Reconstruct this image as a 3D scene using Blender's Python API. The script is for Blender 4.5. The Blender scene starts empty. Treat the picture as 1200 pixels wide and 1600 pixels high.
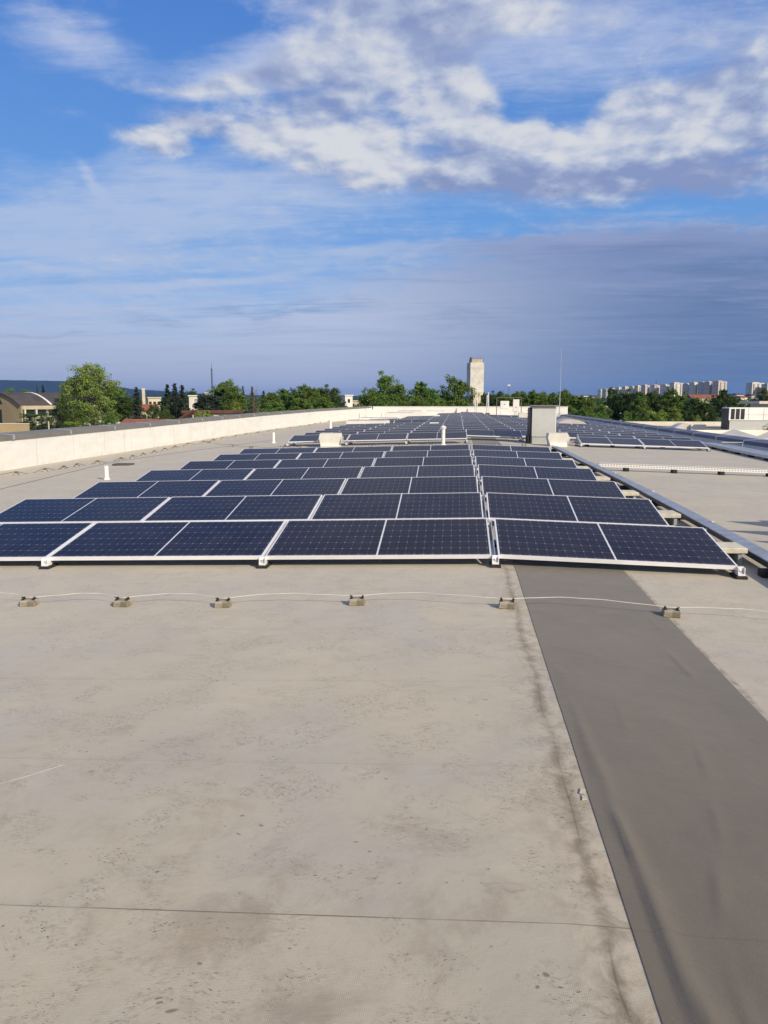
import bpy, bmesh, math, random
from mathutils import Vector, Matrix, Euler, noise as mnoise
R = math.radians
S = bpy.context.scene
COL = S.collection

# ------------------------------------------------------------------ camera
cam = bpy.data.cameras.new('camera'); camo = bpy.data.objects.new('camera', cam); COL.objects.link(camo)
CAMP = Vector((0, 0, 1.5))
camo.location = CAMP
camo.rotation_euler = Euler((R(90 - 8.297), 0, R(5.464)), 'XYZ')
cam.sensor_fit = 'VERTICAL'; cam.sensor_height = 36; cam.lens = 27
cam.clip_start = 0.05; cam.clip_end = 60000
S.camera = camo
S.render.resolution_x = 768; S.render.resolution_y = 1024

# ------------------------------------------------------------------ exposure
S.view_settings.view_transform = 'Standard'; S.view_settings.look = 'None'
S.view_settings.exposure = 0.0; S.view_settings.gamma = 1

# ------------------------------------------------------------------ sun
SUN_EL, SUN_AZ = 30.0, 135.0          # azimuth clockwise from +Y
sd = bpy.data.lights.new('sun', 'SUN'); so = bpy.data.objects.new('sun', sd); COL.objects.link(so)
sd.energy = 5.0; sd.angle = R(0.5); sd.color = (1.0, 0.88, 0.71)
v = Vector((math.sin(R(SUN_AZ)) * math.cos(R(SUN_EL)), math.cos(R(SUN_AZ)) * math.cos(R(SUN_EL)), math.sin(R(SUN_EL))))
so.rotation_euler = v.to_track_quat('Z', 'Y').to_euler()

# ------------------------------------------------------------------ node helpers
class NT:
    def __init__(s, tree): s.t = tree; s.n = tree.nodes; s.l = tree.links
    def node(s, typ, **kw):
        n = s.n.new(typ)
        for k, v_ in kw.items(): setattr(n, k, v_)
        return n
    def put(s, sock, val):
        if val is None: return
        if isinstance(val, bpy.types.NodeSocket): s.l.new(val, sock)
        else:
            if hasattr(sock.default_value, '__len__') and not hasattr(val, '__len__'):
                val = [val] * len(sock.default_value)
            if hasattr(sock.default_value, '__len__') and len(sock.default_value) == 4 and len(val) == 3: val = (*val, 1)
            sock.default_value = val
    def m(s, op, a, b=None, c=None, clamp=False):
        n = s.node('ShaderNodeMath', operation=op, use_clamp=clamp)
        for i, x in enumerate((a, b, c)):
            if x is not None: s.put(n.inputs[i], x)
        return n.outputs[0]
    def vm(s, op, a, b=None, sc=None):
        n = s.node('ShaderNodeVectorMath', operation=op)
        s.put(n.inputs[0], a)
        if b is not None: s.put(n.inputs[1], b)
        if sc is not None: s.put(n.inputs[3], sc)
        return n.outputs['Value'] if op in ('LENGTH', 'DOT_PRODUCT', 'DISTANCE') else n.outputs[0]
    def mr(s, val, a, b, c=0.0, d=1.0, smooth=True):
        n = s.node('ShaderNodeMapRange', interpolation_type='SMOOTHSTEP' if smooth else 'LINEAR')
        for i, x in enumerate((val, a, b, c, d)): s.put(n.inputs[i], x)
        return n.outputs[0]
    def mix(s, f, a, b, mode='MIX'):
        n = s.node('ShaderNodeMix', data_type='RGBA', blend_type=mode)
        s.put(n.inputs[0], f); s.put(n.inputs[6], a); s.put(n.inputs[7], b)
        return n.outputs[2]
    def noise(s, vec, scale, detail=4, rough=.55, dist=0, out=0, lac=2.0):
        n = s.node('ShaderNodeTexNoise'); s.put(n.inputs['Vector'], vec)
        s.put(n.inputs['Scale'], scale); s.put(n.inputs['Detail'], detail); s.put(n.inputs['Roughness'], rough); s.put(n.inputs['Distortion'], dist)
        s.put(n.inputs['Lacunarity'], lac)
        return n.outputs[out]
    def mapping(s, vec, loc=(0, 0, 0), rot=(0, 0, 0), scale=(1, 1, 1), typ='POINT'):
        n = s.node('ShaderNodeMapping', vector_type=typ); s.put(n.inputs[0], vec)
        n.inputs[1].default_value = loc; n.inputs[2].default_value = rot; n.inputs[3].default_value = scale
        return n.outputs[0]
    def sep(s, v_):
        n = s.node('ShaderNodeSeparateXYZ'); s.put(n.inputs[0], v_); return n.outputs
    def comb(s, x=0, y=0, z=0):
        n = s.node('ShaderNodeCombineXYZ')
        for i, q in enumerate((x, y, z)): s.put(n.inputs[i], q)
        return n.outputs[0]

def lin(r, g, b):
    f = lambda c: (c / 255 / 12.92) if c / 255 < .04045 else ((c / 255 + .055) / 1.055) ** 2.4
    return (f(r), f(g), f(b))

# ------------------------------------------------------------------ world: sky and clouds by direction
W = bpy.data.worlds.new('World'); S.world = W; W.use_nodes = True
t = NT(W.node_tree); t.n.clear()
sky = t.node('ShaderNodeTexSky', sky_type='NISHITA', sun_disc=False)
sky.sun_elevation = R(SUN_EL); sky.sun_rotation = R(SUN_AZ); sky.altitude = 200; sky.air_density = 1.0; sky.dust_density = .4; sky.ozone_density = 2.0
K = 0.1
def sc(c, k=1.0): return tuple(x / K * k for x in c)
tc = t.node('ShaderNodeTexCoord')
D = t.vm('NORMALIZE', tc.outputs['Generated'])
dx, dy, dz = t.sep(D)
az = t.m('ARCTAN2', dx, dy)
el = t.m('ARCSINE', dz)
uv = t.comb(az, el, 0)
# cloud-plane coordinates (foreshortened towards the horizon)
zz = t.m('ADD', t.m('MAXIMUM', dz, 0.0), 0.22)
CP = t.comb(t.m('DIVIDE', dx, zz), t.m('DIVIDE', dy, zz), 0)
CPf = t.comb(t.m('DIVIDE', dx, t.m('ADD', t.m('MAXIMUM', dz, 0.0), 0.06)), t.m('DIVIDE', dy, t.m('ADD', t.m('MAXIMUM', dz, 0.0), 0.06)), 0)
warpn = t.node('ShaderNodeTexNoise'); t.put(warpn.inputs['Vector'], CP); warpn.inputs['Scale'].default_value = 1.6; warpn.inputs['Detail'].default_value = 5; warpn.inputs['Roughness'].default_value = .6
warp = t.vm('SCALE', t.vm('SUBTRACT', warpn.outputs['Color'], (.5, .5, .5)), sc=.09)
uvw = t.vm('MULTIPLY', t.vm('ADD', uv, warp), (1, 1, 0))

PIT, YAW = R(8.297), R(5.464)
def azel(px, py):                 # the direction in which a cloud stands
    f = Vector((-math.sin(YAW) * math.cos(PIT), math.cos(YAW) * math.cos(PIT), -math.sin(PIT)))
    r = Vector((math.cos(YAW), math.sin(YAW), 0)); u = r.cross(f)
    d = (f + r * (px - 600) / 1200 - u * (py - 800) / 1200).normalized()
    return math.atan2(d.x, d.y), math.asin(d.z)
def blob(px, py, rx, ry, rot=0, soft=0.0, amp=1.0, src=None):
    a, e = azel(px, py); a2, _ = azel(px + 10, py); _, e2 = azel(px, py + 10)
    sx = abs(a2 - a) / 10 * rx; sy = abs(e2 - e) / 10 * ry
    mm = t.mapping(src or uvw, loc=(a, e, 0), rot=(0, 0, R(-rot)), scale=(sx, sy, 1), typ='TEXTURE')
    return t.mr(t.vm('LENGTH', mm), 1.0 + soft, 0.0, 0, amp)
def total(L):
    o = L[0]
    for x in L[1:]: o = t.m('ADD', o, x)
    return o

# clear sky
elr = t.mr(el, 0.0, 0.62, 0, 1, smooth=False)
clear = t.mix(1.0, sky.outputs[0], (0.50, 0.84, 1.35, 1), 'MULTIPLY')
clear = t.mix(.80, clear, t.mix(elr, sc(lin(130, 182, 230)), sc(lin(44, 104, 202))))
SD = (math.sin(R(SUN_AZ)) * math.cos(R(SUN_EL)), math.cos(R(SUN_AZ)) * math.cos(R(SUN_EL)), math.sin(R(SUN_EL)))
sung = t.vm('DOT_PRODUCT', D, SD)
clear = t.mix(t.mr(sung, -.25, .9, 0, .8), clear, sc((.62, .56, .47)))

n1 = t.noise(CP, 2.7, 9, .57, .25)
n2 = t.noise(t.mapping(CP, scale=(1, 1, 1), loc=(3.1, 1.7, 0)), 11.0, 7, .66, .25)
ns = t.noise(t.mapping(CPf, scale=(.35, 1.2, 1), rot=(0, 0, R(8))), 1.6, 10, .68, .4)
ns2 = t.noise(t.mapping(CPf, scale=(.5, 1.4, 1), rot=(0, 0, R(-14)), loc=(4, 8, 0)), 4.2, 9, .68, .5)
nst = t.noise(t.mapping(CPf, scale=(.22, .9, 1), loc=(7, 2, 0)), 1.9, 9, .68, .35)

def puff(loc):
    P_ = t.vm('ADD', t.mapping(CP, loc=loc), t.vm('SCALE', warp, sc=.9))
    o = None
    for sc_, w_ in ((5.0, .55), (11.0, .30), (24.0, .15)):
        v_ = t.node('ShaderNodeTexVoronoi', feature='SMOOTH_F1', voronoi_dimensions='2D'); t.put(v_.inputs['Vector'], P_); v_.inputs['Scale'].default_value = sc_; v_.inputs['Smoothness'].default_value = .35
        k_ = t.m('MULTIPLY', t.m('SUBTRACT', .48, v_.outputs['Distance']), w_ * 2)
        o = k_ if o is None else t.m('ADD', o, k_)
    return o
pf = puff((0, 0, 0)); pfb = puff((.030, -.034, 0))
# 1. thin high veils
veil = total([
    blob(330, 320, 560, 140, -4, .2, .80), blob(60, 340, 260, 90, 0, .3, .50), blob(130, 50, 150, 60, 15, .15, .95), blob(300, 50, 120, 60, 0, .2, -.6), blob(90, 190, 200, 60, 0, .2, -.7),
    blob(60, 70, 80, 40, 20, .3, .35), blob(380, 100, 180, 50, -10, .2, .55), blob(380, 130, 200, 30, -6, .2, .75),
    blob(500, 400, 800, 60, 0, .3, .35), blob(600, 397, 150, 14, 0, .3, .55), blob(1020, 60, 450, 140, 5, .3, .80),
    blob(600, 60, 340, 170, 0, .3, .6), blob(60, 385, 260, 30, 0, .3, .35), blob(900, 350, 300, 36, 0, .3, .12),
    blob(100, 425, 190, 11, 2, .5, .60), blob(290, 440, 240, 10, -7, .5, .70), blob(350, 300, 300, 80, 0, .3, .4),
    blob(200, 470, 500, 60, 0, .3, .45), blob(150, 270, 60, 14, 50, .2, .5)])
vd = t.m('ADD', veil, t.m('MULTIPLY', t.m('SUBTRACT', ns, .5), 2.0))
vd = t.m('ADD', vd, t.m('MULTIPLY', t.m('SUBTRACT', ns2, .5), 1.3))
vd = t.m('ADD', vd, t.m('MULTIPLY', t.m('SUBTRACT', n2, .5), .8))
va = t.mr(vd, .0, 1.45, 0, .88)
vcol = t.mix(t.mr(el, .1, .5), sc(lin(172, 192, 225)), sc(lin(198, 207, 230)))
c = t.mix(va, clear, vcol)

# 2. heaped clouds
cum = total([
    blob(570, 215, 330, 100, 6, .15, .95), blob(430, 190, 170, 50, 0, .1, .55), blob(640, 70, 350, 150, 0, .15, 1.0),
    blob(720, 160, 140, 70, 20, .1, .50), blob(800, 5, 520, 60, 0, .3, .50), blob(700, 255, 240, 70, 5, .1, .5),
    blob(245, 220, 75, 34, 0, .1, 1.5), blob(285, 185, 75, 34, 0, .2, .75), blob(455, 95, 110, 40, -15, .2, .35), blob(360, 128, 200, 22, -5, .2, .65),
    blob(1010, 215, 340, 125, -4, .1, 1.0), blob(850, 200, 60, 70, 0, .1, .95), blob(965, 185, 100, 80, 0, .1, .6),
    blob(1120, 175, 240, 100, 0, .1, .6), blob(1010, 285, 420, 50, 0, .2, .75), blob(760, 270, 300, 50, 4, .2, .5),
    blob(1130, 50, 200, 90, 0, .3, .40), blob(860, 120, 110, 80, 0, .2, -1.3), blob(780, 110, 50, 40, 0, .2, -.35), blob(905, 165, 50, 50, 0, .2, -.7),
    blob(1060, 90, 90, 40, 0, .2, -.35), blob(760, -260, 1000, 260, 0, .3, .75), blob(330, 40, 190, 70, 0, .3, -.5)])
cd = t.m('ADD', t.m('ADD', cum, t.m('MULTIPLY', pf, t.mr(cum, .15, .8, .10, .60))), t.m('MULTIPLY', t.m('SUBTRACT', n1, .5), 2.1))
cd = t.m('ADD', cd, t.m('MULTIPLY', t.m('SUBTRACT', n2, .5), .95))
ca = t.m('MULTIPLY', t.mr(cd, .05, 1.10), .97)
# thickness shading: bright sunlit edges, greyer undersides
n1b = t.noise(t.mapping(CP, loc=(.07, -.075, 0)), 2.7, 9, .57, .25)
n1c = t.noise(t.mapping(CP, loc=(3.1 + .02, 1.7 - .022, 0)), 11.0, 7, .66, .25)
lit = t.m('ADD', t.m('MULTIPLY', t.m('SUBTRACT', n1, n1b), 3.0), t.m('MULTIPLY', t.m('SUBTRACT', n2, n1c), 1.1))
lit = t.m('ADD', lit, t.m('MULTIPLY', t.m('SUBTRACT', n2, .5), .4))
lit = t.m('ADD', lit, t.m('MULTIPLY', t.m('SUBTRACT', pf, pfb), 1.5))
under = total([blob(1050, 290, 420, 60, -2, .2, 1.0), blob(760, 0, 420, 60, 0, .2, .30), blob(1130, 40, 240, 100, 0, .3, .45),
               blob(640, 100, 160, 50, 0, .3, .25), blob(860, 285, 220, 36, 0, .2, .3), blob(560, 290, 260, 36, 5, .2, .25)])
bright = total([blob(560, 215, 260, 75, 5, .2, .40), blob(1040, 195, 260, 60, 0, .2, .40), blob(850, 195, 60, 70, 0, .2, .35), blob(245, 215, 80, 30, 0, .3, .40), blob(965, 175, 80, 60, 0, .2, .35), blob(720, 150, 110, 50, 0, .2, .3)])
soft = t.m('MULTIPLY', t.m('SUBTRACT', t.m('ADD', n1, t.m('MULTIPLY', n2, .5)), .75), 1.2)
lf = t.m('SUBTRACT', t.m('ADD', t.m('ADD', t.m('ADD', t.m('MULTIPLY', lit, .50), t.m('MULTIPLY', bright, .75)), soft), .42), t.m('MULTIPLY', under, .70))
lf = t.mr(lf, -.25, 1.10)
ccol = t.mix(t.mr(lf, 0, .5, smooth=False), sc(lin(136, 152, 194)), sc(lin(178, 189, 214)))
ccol = t.mix(t.mr(lf, .5, 1.0, smooth=False), ccol, sc(lin(218, 220, 225)))
c = t.mix(ca, c, ccol)

# 3. low overcast that darkens towards the right
a0, e0 = azel(500, 395); a1, e1 = azel(1200, 320)
slope = (e1 - e0) / (a1 - a0)
line = t.m('ADD', t.m('MULTIPLY', t.m('SUBTRACT', t.m('MAXIMUM', az, a0), a0), slope), e0)
uvs = t.sep(t.vm('ADD', uv, t.vm('SCALE', warp, sc=1.0)))
below = t.m('SUBTRACT', line, uvs[1])
below = t.m('ADD', below, t.m('MULTIPLY', t.m('SUBTRACT', nst, .5), .13))
below = t.m('ADD', below, t.m('MULTIPLY', t.m('SUBTRACT', n2, .5), .05))
edgeR = t.mr(az, azel(150, 500)[0], azel(900, 500)[0])
wl = t.m('MULTIPLY_ADD', t.m('SUBTRACT', 1, edgeR), .10, .035)
sa = t.m('MULTIPLY', t.mr(t.m('DIVIDE', below, wl), -.30, 1.0), .97)
lr = t.mr(az, azel(450, 560)[0], azel(1150, 560)[0])
low = t.mix(lr, sc(lin(176, 186, 214)), sc(lin(100, 124, 166)))
mid = t.mix(lr, sc(lin(188, 200, 225)), sc(lin(108, 130, 172)))
high = t.mix(t.mr(az, azel(300, 560)[0], azel(1000, 400)[0]), sc(lin(182, 198, 228)), sc(lin(134, 152, 194)))
s1 = t.mix(t.mr(el, .015, .11), low, mid)
s1 = t.mix(t.mr(el, .10, .20), s1, high)
stre = t.mr(t.m('ADD', nst, t.m('MULTIPLY', t.m('SUBTRACT', ns2, .5), .8)), .46, .70)
s1 = t.mix(t.m('MULTIPLY', stre, t.mr(el, .03, .12, .12, .42)), s1, t.mix(lr, sc(lin(176, 186, 218)), sc(lin(152, 163, 200))))
s1 = t.mix(t.m('MULTIPLY', t.mr(ns, .52, .32), t.mr(el, .03, .12, .12, .40)), s1, t.mix(lr, sc(lin(128, 147, 190)), sc(lin(80, 108, 156))))
rim = t.m('MULTIPLY', t.mr(t.m('ABSOLUTE', t.m('SUBTRACT', below, .012)), .022, .0), t.mr(n2, .4, .62))
s1 = t.mix(t.m('MULTIPLY', rim, .45), s1, sc(lin(180, 188, 214)))
# a few long dark streaks
dk = total([blob(450, 478, 190, 11, -2, .4, .8), blob(60, 521, 100, 7, 0, .4, .5), blob(250, 498, 70, 7, 0, .4, .5), blob(740, 500, 120, 14, 0, .4, .5), blob(1000, 400, 260, 26, -6, .3, .5)])
dk = t.m('MULTIPLY', dk, t.mr(ns2, .36, .58))
s1 = t.mix(t.m('MULTIPLY', dk, .6, clamp=True), s1, sc(lin(104, 124, 170)))
c = t.mix(sa, c, s1)
# below the horizon
c = t.mix(t.mr(dz, -.002, -.02), c, sc(lin(80, 95, 100)))
bg = t.node('ShaderNodeBackground'); t.put(bg.inputs[0], c); bg.inputs[1].default_value = K
wo = t.node('ShaderNodeOutputWorld'); t.l.new(bg.outputs[0], wo.inputs[0])

# ------------------------------------------------------------------ materials
def mat(name, col=(.5, .5, .5), rough=.6, metal=0.0, var=.0, vscale=3.0, bump=0.0, bscale=40, spec=.5, col2=None, v2=.5):
    m_ = bpy.data.materials.new(name); m_.use_nodes = True
    q = NT(m_.node_tree); b = q.n['Principled BSDF']
    b.inputs['Roughness'].default_value = rough; b.inputs['Metallic'].default_value = metal
    b.inputs['Specular IOR Level'].default_value = spec
    co = q.node('ShaderNodeTexCoord').outputs['Object']
    oi = q.node('ShaderNodeObjectInfo').outputs['Random']
    cc = None
    if var or col2:
        n_ = q.noise(co, vscale, 6, .6)
        f = q.mr(n_, .3, .7)
        c2 = col2 or tuple(x * (1 - var) for x in col)
        cc = q.mix(q.m('MULTIPLY', f, 1.0 if not col2 else v2), col, c2)
        hv = q.node('ShaderNodeHueSaturation'); q.put(hv.inputs['Color'], cc); q.put(hv.inputs['Value'], q.m('MULTIPLY_ADD', oi, .16, .92)); cc = hv.outputs[0]
        q.put(b.inputs['Roughness'], q.m('MULTIPLY_ADD', n_, .25, max(0.02, rough - .12)))
    q.put(b.inputs['Base Color'], cc if cc is not None else (*col, 1))
    if bump:
        bp = q.node('ShaderNodeBump'); bp.inputs['Strength'].default_value = bump; bp.inputs['Distance'].default_value = .01
        q.put(bp.inputs['Height'], q.noise(co, bscale, 4, .6)); q.l.new(bp.outputs[0], b.inputs['Normal'])
    return m_

# roof membrane
def membrane(name, base, alt, strip=False):
    m_ = bpy.data.materials.new(name); m_.use_nodes = True
    q = NT(m_.node_tree); b = q.n['Principled BSDF']; b.inputs['Roughness'].default_value = .62; b.inputs['Specular IOR Level'].default_value = .35; b.inputs['Sheen Weight'].default_value = .22; b.inputs['Sheen Roughness'].default_value = .45; b.inputs['Sheen Tint'].default_value = (1, .93, .80, 1)
    P = q.node('ShaderNodeTexCoord').outputs['Object']
    x, y, z = q.sep(P)
    wv = q.node('ShaderNodeTexNoise'); q.put(wv.inputs['Vector'], P); wv.inputs['Scale'].default_value = 1.7; wv.inputs['Detail'].default_value = 4
    Pw = q.vm('ADD', P, q.vm('SCALE', q.vm('SUBTRACT', wv.outputs['Color'], (.5, .5, .5)), sc=.35))
    big = q.noise(Pw, .8, 5, .6)
    col = q.mix(q.mr(big, .3, .7), base, alt)
    st = q.noise(q.mapping(Pw, scale=(1.0, 1.35, 1), rot=(0, 0, R(12))), 2.2, 12, .72, .5)     # long smudges
    st2 = q.noise(q.mapping(Pw, scale=(1.0, 1.25, 1), rot=(0, 0, R(-20)), loc=(5, 9, 0)), 6.0, 12, .75, .5)
    fine = q.noise(P, 260, 3, .7)
    if not strip:
        col = q.mix(q.m('MULTIPLY', q.mr(st, .50, .72), .22), col, lin(126, 114, 98))
        col = q.mix(q.m('MULTIPLY', q.mr(st, .47, .28), .16), col, lin(204, 198, 188))
        col = q.mix(q.m('MULTIPLY', q.mr(st2, .52, .74), .30), col, lin(116, 106, 92))
        col = q.mix(q.m('MULTIPLY', q.mr(st2, .44, .28), .18), col, lin(196, 190, 182))
        # cool grey drifts
        gr = q.noise(q.mapping(P, loc=(11, 3, 0)), .9, 5, .6, .4)
        col = q.mix(q.m('MULTIPLY', q.mr(gr, .45, .68), .45), col, lin(160, 157, 153))
        # shoe tread marks: broken little dashes inside drifting patches
        patch = q.noise(q.mapping(P, loc=(2.2, 6.3, 0)), 2.9, 4, .62, .5)
        patch2 = q.noise(q.mapping(P, loc=(8.2, 1.3, 0)), 5.5, 3, .6)
        pm = q.m('MULTIPLY', q.mr(patch, .44, .56), q.mr(patch2, .38, .54))
        def marks(scale, rot, stretch, thr, seed):
            vn = q.node('ShaderNodeTexVoronoi', feature='F1'); q.put(vn.inputs['Vector'], q.mapping(Pw, scale=(1, stretch, 1), rot=(0, 0, R(rot)), loc=(seed, seed * .7, 0)))
            vn.inputs['Scale'].default_value = scale; vn.inputs['Randomness'].default_value = .85
            keep = q.m('GREATER_THAN', q.sep(vn.outputs['Color'])[0], .45)
            sz = q.m('MULTIPLY_ADD', q.sep(vn.outputs['Color'])[1], .6, .55)
            return q.m('MULTIPLY', q.mr(q.m('DIVIDE', vn.outputs['Distance'], sz), thr, thr * .55), keep)
        mk = q.m('MAXIMUM', marks(44, 35, 2.0, .30, 0), marks(62, -30, 1.8, .30, 4))
        dropn = q.mr(q.noise(q.mapping(P, loc=(4, 4, 0)), 22, 3, .6), .36, .54)
        mk = q.m('MULTIPLY', q.m('MULTIPLY', mk, pm), dropn)
        col = q.mix(q.m('MULTIPLY', mk, .78), col, lin(78, 70, 60))
        col = q.mix(q.m('MULTIPLY', q.m('MULTIPLY', pm, q.mr(q.noise(q.mapping(Pw, scale=(1, 2, 1), rot=(0, 0, R(30))), 38, 5, .7), .46, .66)), .40), col, lin(112, 103, 90))
        pale = q.m('MULTIPLY', marks(55, 60, 3.0, .26, 9), q.mr(patch, .48, .66))
        col = q.mix(q.m('MULTIPLY', pale, .30), col, lin(214, 208, 198))
        # blotchy round drops
        big_m = q.m('MULTIPLY', marks(20, 10, 1.4, .20, 13), q.mr(q.noise(q.mapping(P, loc=(1, 17, 0)), 2.3, 3, .5), .54, .60))
        col = q.mix(q.m('MULTIPLY', big_m, .70), col, lin(96, 86, 76))
        nearb = q.m('MULTIPLY', q.mr(y, 4.2, 1.6), q.mr(q.noise(q.mapping(P, loc=(3, 5, 0)), 2.1, 8, .7, .4), .48, .66))
        col = q.mix(q.m('MULTIPLY', nearb, .42), col, lin(118, 104, 84))
        # fine scratches
        vs = q.node('ShaderNodeTexVoronoi', feature='DISTANCE_TO_EDGE'); q.put(vs.inputs['Vector'], q.mapping(Pw, scale=(.6, 1.5, 1), rot=(0, 0, R(25)))); vs.inputs['Scale'].default_value = 2.3
        scr = q.m('MULTIPLY', q.mr(vs.outputs['Distance'], .008, .001), q.mr(st2, .54, .66))
        col = q.mix(q.m('MULTIPLY', scr, .35), col, lin(120, 110, 98))
        # welded seams every 0.935 m across the slope
        yy = q.m('ADD', q.m('ADD', y, q.m('MULTIPLY', x, -.012)), -2.066 + .965 * 40)
        fr = q.m('ABSOLUTE', q.m('SUBTRACT', q.m('FRACT', q.m('ADD', q.m('DIVIDE', yy, .965), .5)), .5))
        dist = q.m('MULTIPLY', fr, .965)
        keep = q.m('LESS_THAN', y, 7.0)
        first = q.m('MULTIPLY_ADD', q.m('LESS_THAN', y, 2.45), .62, .22)
        sn = q.mr(q.noise(q.mapping(P, scale=(1, .1, 1)), 2.4, 4, .6), .35, .62)
        seam = q.m('MULTIPLY', q.m('MULTIPLY', q.mr(dist, .0045, .0015), q.m('MULTIPLY_ADD', sn, .7, .3)), first)
        col = q.mix(seam, col, lin(88, 80, 70))
        side = q.m('SUBTRACT', q.m('FRACT', q.m('DIVIDE', yy, .965)), 0.0)
        lap = q.m('MULTIPLY', q.mr(side, .045, .0, 0, 1), .16)
        col = q.mix(lap, col, lin(150, 140, 126))
        # dirt creeping along both edges of the grey walkway strip
        wob = q.m('MULTIPLY_ADD', q.noise(q.mapping(q.comb(0, y, 0), scale=(1, 1, 1)), 1.15, 2, .5), .13, -.065)
        fw = q.noise(q.mapping(P, scale=(1.2, 1, 1)), 9, 6, .7, .5)
        dl = q.m('ABSOLUTE', q.m('SUBTRACT', x, q.m('ADD', .440, q.m('MULTIPLY', wob, .7))))
        wd = q.m('MULTIPLY_ADD', q.noise(q.comb(0, y, 3), 2.3, 4, .6), .10, -.008)
        trail = q.m('MULTIPLY', q.mr(q.m('DIVIDE', dl, q.m('MAXIMUM', wd, .006)), 1.0, .0), q.m('MULTIPLY_ADD', q.mr(fw, .30, .62), .75, .25))
        trail = q.m('MULTIPLY', trail, q.mr(q.noise(q.comb(0, y, 7), 1.6, 3, .6), .30, .50, .45, 1))
        near = q.m('LESS_THAN', y, 30)
        col = q.mix(q.m('MULTIPLY', q.m('MULTIPLY', trail, .60), near), col, lin(88, 76, 58))
        halo = q.m('MULTIPLY', q.mr(q.m('ABSOLUTE', q.m('SUBTRACT', x, .455)), .17, .02), q.mr(fw, .40, .66))
        col = q.mix(q.m('MULTIPLY', halo, .55), col, lin(112, 100, 82))
        core = q.m('MULTIPLY', q.mr(dl, .006, .001), q.mr(q.noise(q.comb(0, y, 9), 2.0, 2, .5), .45, .6))
        col = q.mix(q.m('MULTIPLY', core, .45), col, lin(70, 60, 48))
        dr_ = q.m('ABSOLUTE', q.m('SUBTRACT', x, q.m('ADD', 1.520, q.m('MULTIPLY', wob, .5))))
        tr2 = q.m('MULTIPLY', q.mr(dr_, .028, .004), q.m('MULTIPLY_ADD', q.mr(fw, .42, .6), .8, .2))
        col = q.mix(q.m('MULTIPLY', tr2, .62), col, lin(92, 82, 68))
    else:
        col = q.mix(q.m('MULTIPLY', q.mr(st, .45, .72), .35), col, tuple(k_ * .78 for k_ in base))
        col = q.mix(q.m('MULTIPLY', q.mr(st2, .52, .75), .30), col, tuple(k_ * 1.25 for k_ in base))
        col = q.mix(q.m('MULTIPLY', q.mr(fine, .54, .70), .35), col, tuple(k_ * 1.9 for k_ in base))
        yy = q.m('ABSOLUTE', q.m('SUBTRACT', y, 2.06))
        col = q.mix(q.m('MULTIPLY', q.mr(yy, .006, .001), .25), col, tuple(k_ * .5 for k_ in base))
    col = q.mix(q.m('MULTIPLY', q.mr(fine, .35, .65), .10), col, q.mix(1.0, col, (.72, .72, .72, 1), 'MULTIPLY'))
    q.put(b.inputs['Base Color'], col)
    # weave and waviness
    wa = q.node('ShaderNodeTexWave', wave_type='BANDS', bands_direction='X'); q.put(wa.inputs['Vector'], P); wa.inputs['Scale'].default_value = 60
    wb = q.node('ShaderNodeTexWave', wave_type='BANDS', bands_direction='Y'); q.put(wb.inputs['Vector'], P); wb.inputs['Scale'].default_value = 60
    hgt = q.m('MULTIPLY', q.m('ADD', wa.outputs['Fac'], wb.outputs['Fac']), .0003)
    hgt = q.m('ADD', hgt, q.m('MULTIPLY', fine, .0010))
    hgt = q.m('ADD', hgt, q.m('MULTIPLY', q.noise(P, 6, 4, .5), .006 if not strip else .010))
    hgt = q.m('ADD', hgt, q.m('MULTIPLY', q.noise(q.mapping(Pw, scale=(1, 1.6, 1)), 22, 5, .6), .0022))
    if not strip:
        hgt = q.m('ADD', hgt, q.m('MULTIPLY', seam, -.003))
    bp = q.node('ShaderNodeBump'); bp.inputs['Strength'].default_value = .55; bp.inputs['Distance'].default_value = 1.0
    q.put(bp.inputs['Height'], hgt); q.l.new(bp.outputs[0], b.inputs['Normal'])
    q.put(b.inputs['Roughness'], q.m('MULTIPLY_ADD', st2, .3, .48))
    return m_
def q_off(k): return 0.0

M = {}
M['roof'] = membrane('roof_membrane', lin(180, 172, 151), lin(169, 163, 147))
M['strip'] = membrane('walkway_membrane', lin(104, 98, 86), lin(95, 91, 81), True)
M['alu'] = mat('aluminium', (.86, .86, .86), .42, .25, .08, 6)
M['alu_side'] = mat('anodised_rail', (.60, .63, .67), .42, .6, .15, 8)
M['galv'] = mat('galvanised_steel', (.46, .51, .56), .50, .55, .30, 5, .15, 30)
M['galvw'] = mat('bright_galvanised', (.80, .79, .76), .45, .35, .15, 7)
M['rubber'] = mat('black_rubber', (.018, .018, .019), .8, 0, .3, 20, .3, 80)
M['conc'] = mat('concrete', lin(176, 168, 148), .9, 0, 0, 14, .9, 90, col2=lin(96, 90, 76), v2=.9)
M['slab'] = mat('concrete_slab', lin(204, 199, 182), .88, 0, 0, 9, .5, 60, col2=lin(170, 165, 148), v2=.8)
M['clip'] = mat('clip_plastic', (.03, .028, .026), .5, 0, .3, 30)
M['wire'] = mat('wire', (.66, .64, .59), .75, .0, .1, 20)
M['wired'] = mat('dull_wire', (.16, .14, .12), .6, .4, .2, 20)
M['white'] = mat('white_membrane', lin(230, 230, 226), .65, 0, 0, 1.3, .25, 12, col2=lin(214, 213, 206), v2=.7)
M['cope'] = mat('grey_coping', lin(126, 124, 118), .62, .15, .18, 1.5)
M['bcope'] = mat('blue_coping', lin(84, 92, 116), .55, .25, .2, 1.2)
M['fan'] = mat('weathered_galvanised_sheet', lin(196, 198, 194), .5, .30, .10, 4, .1, 10)
M['dark'] = mat('dark_louvre_and_shade', (.030, .034, .045), .45, .3, .3, 12)
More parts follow.
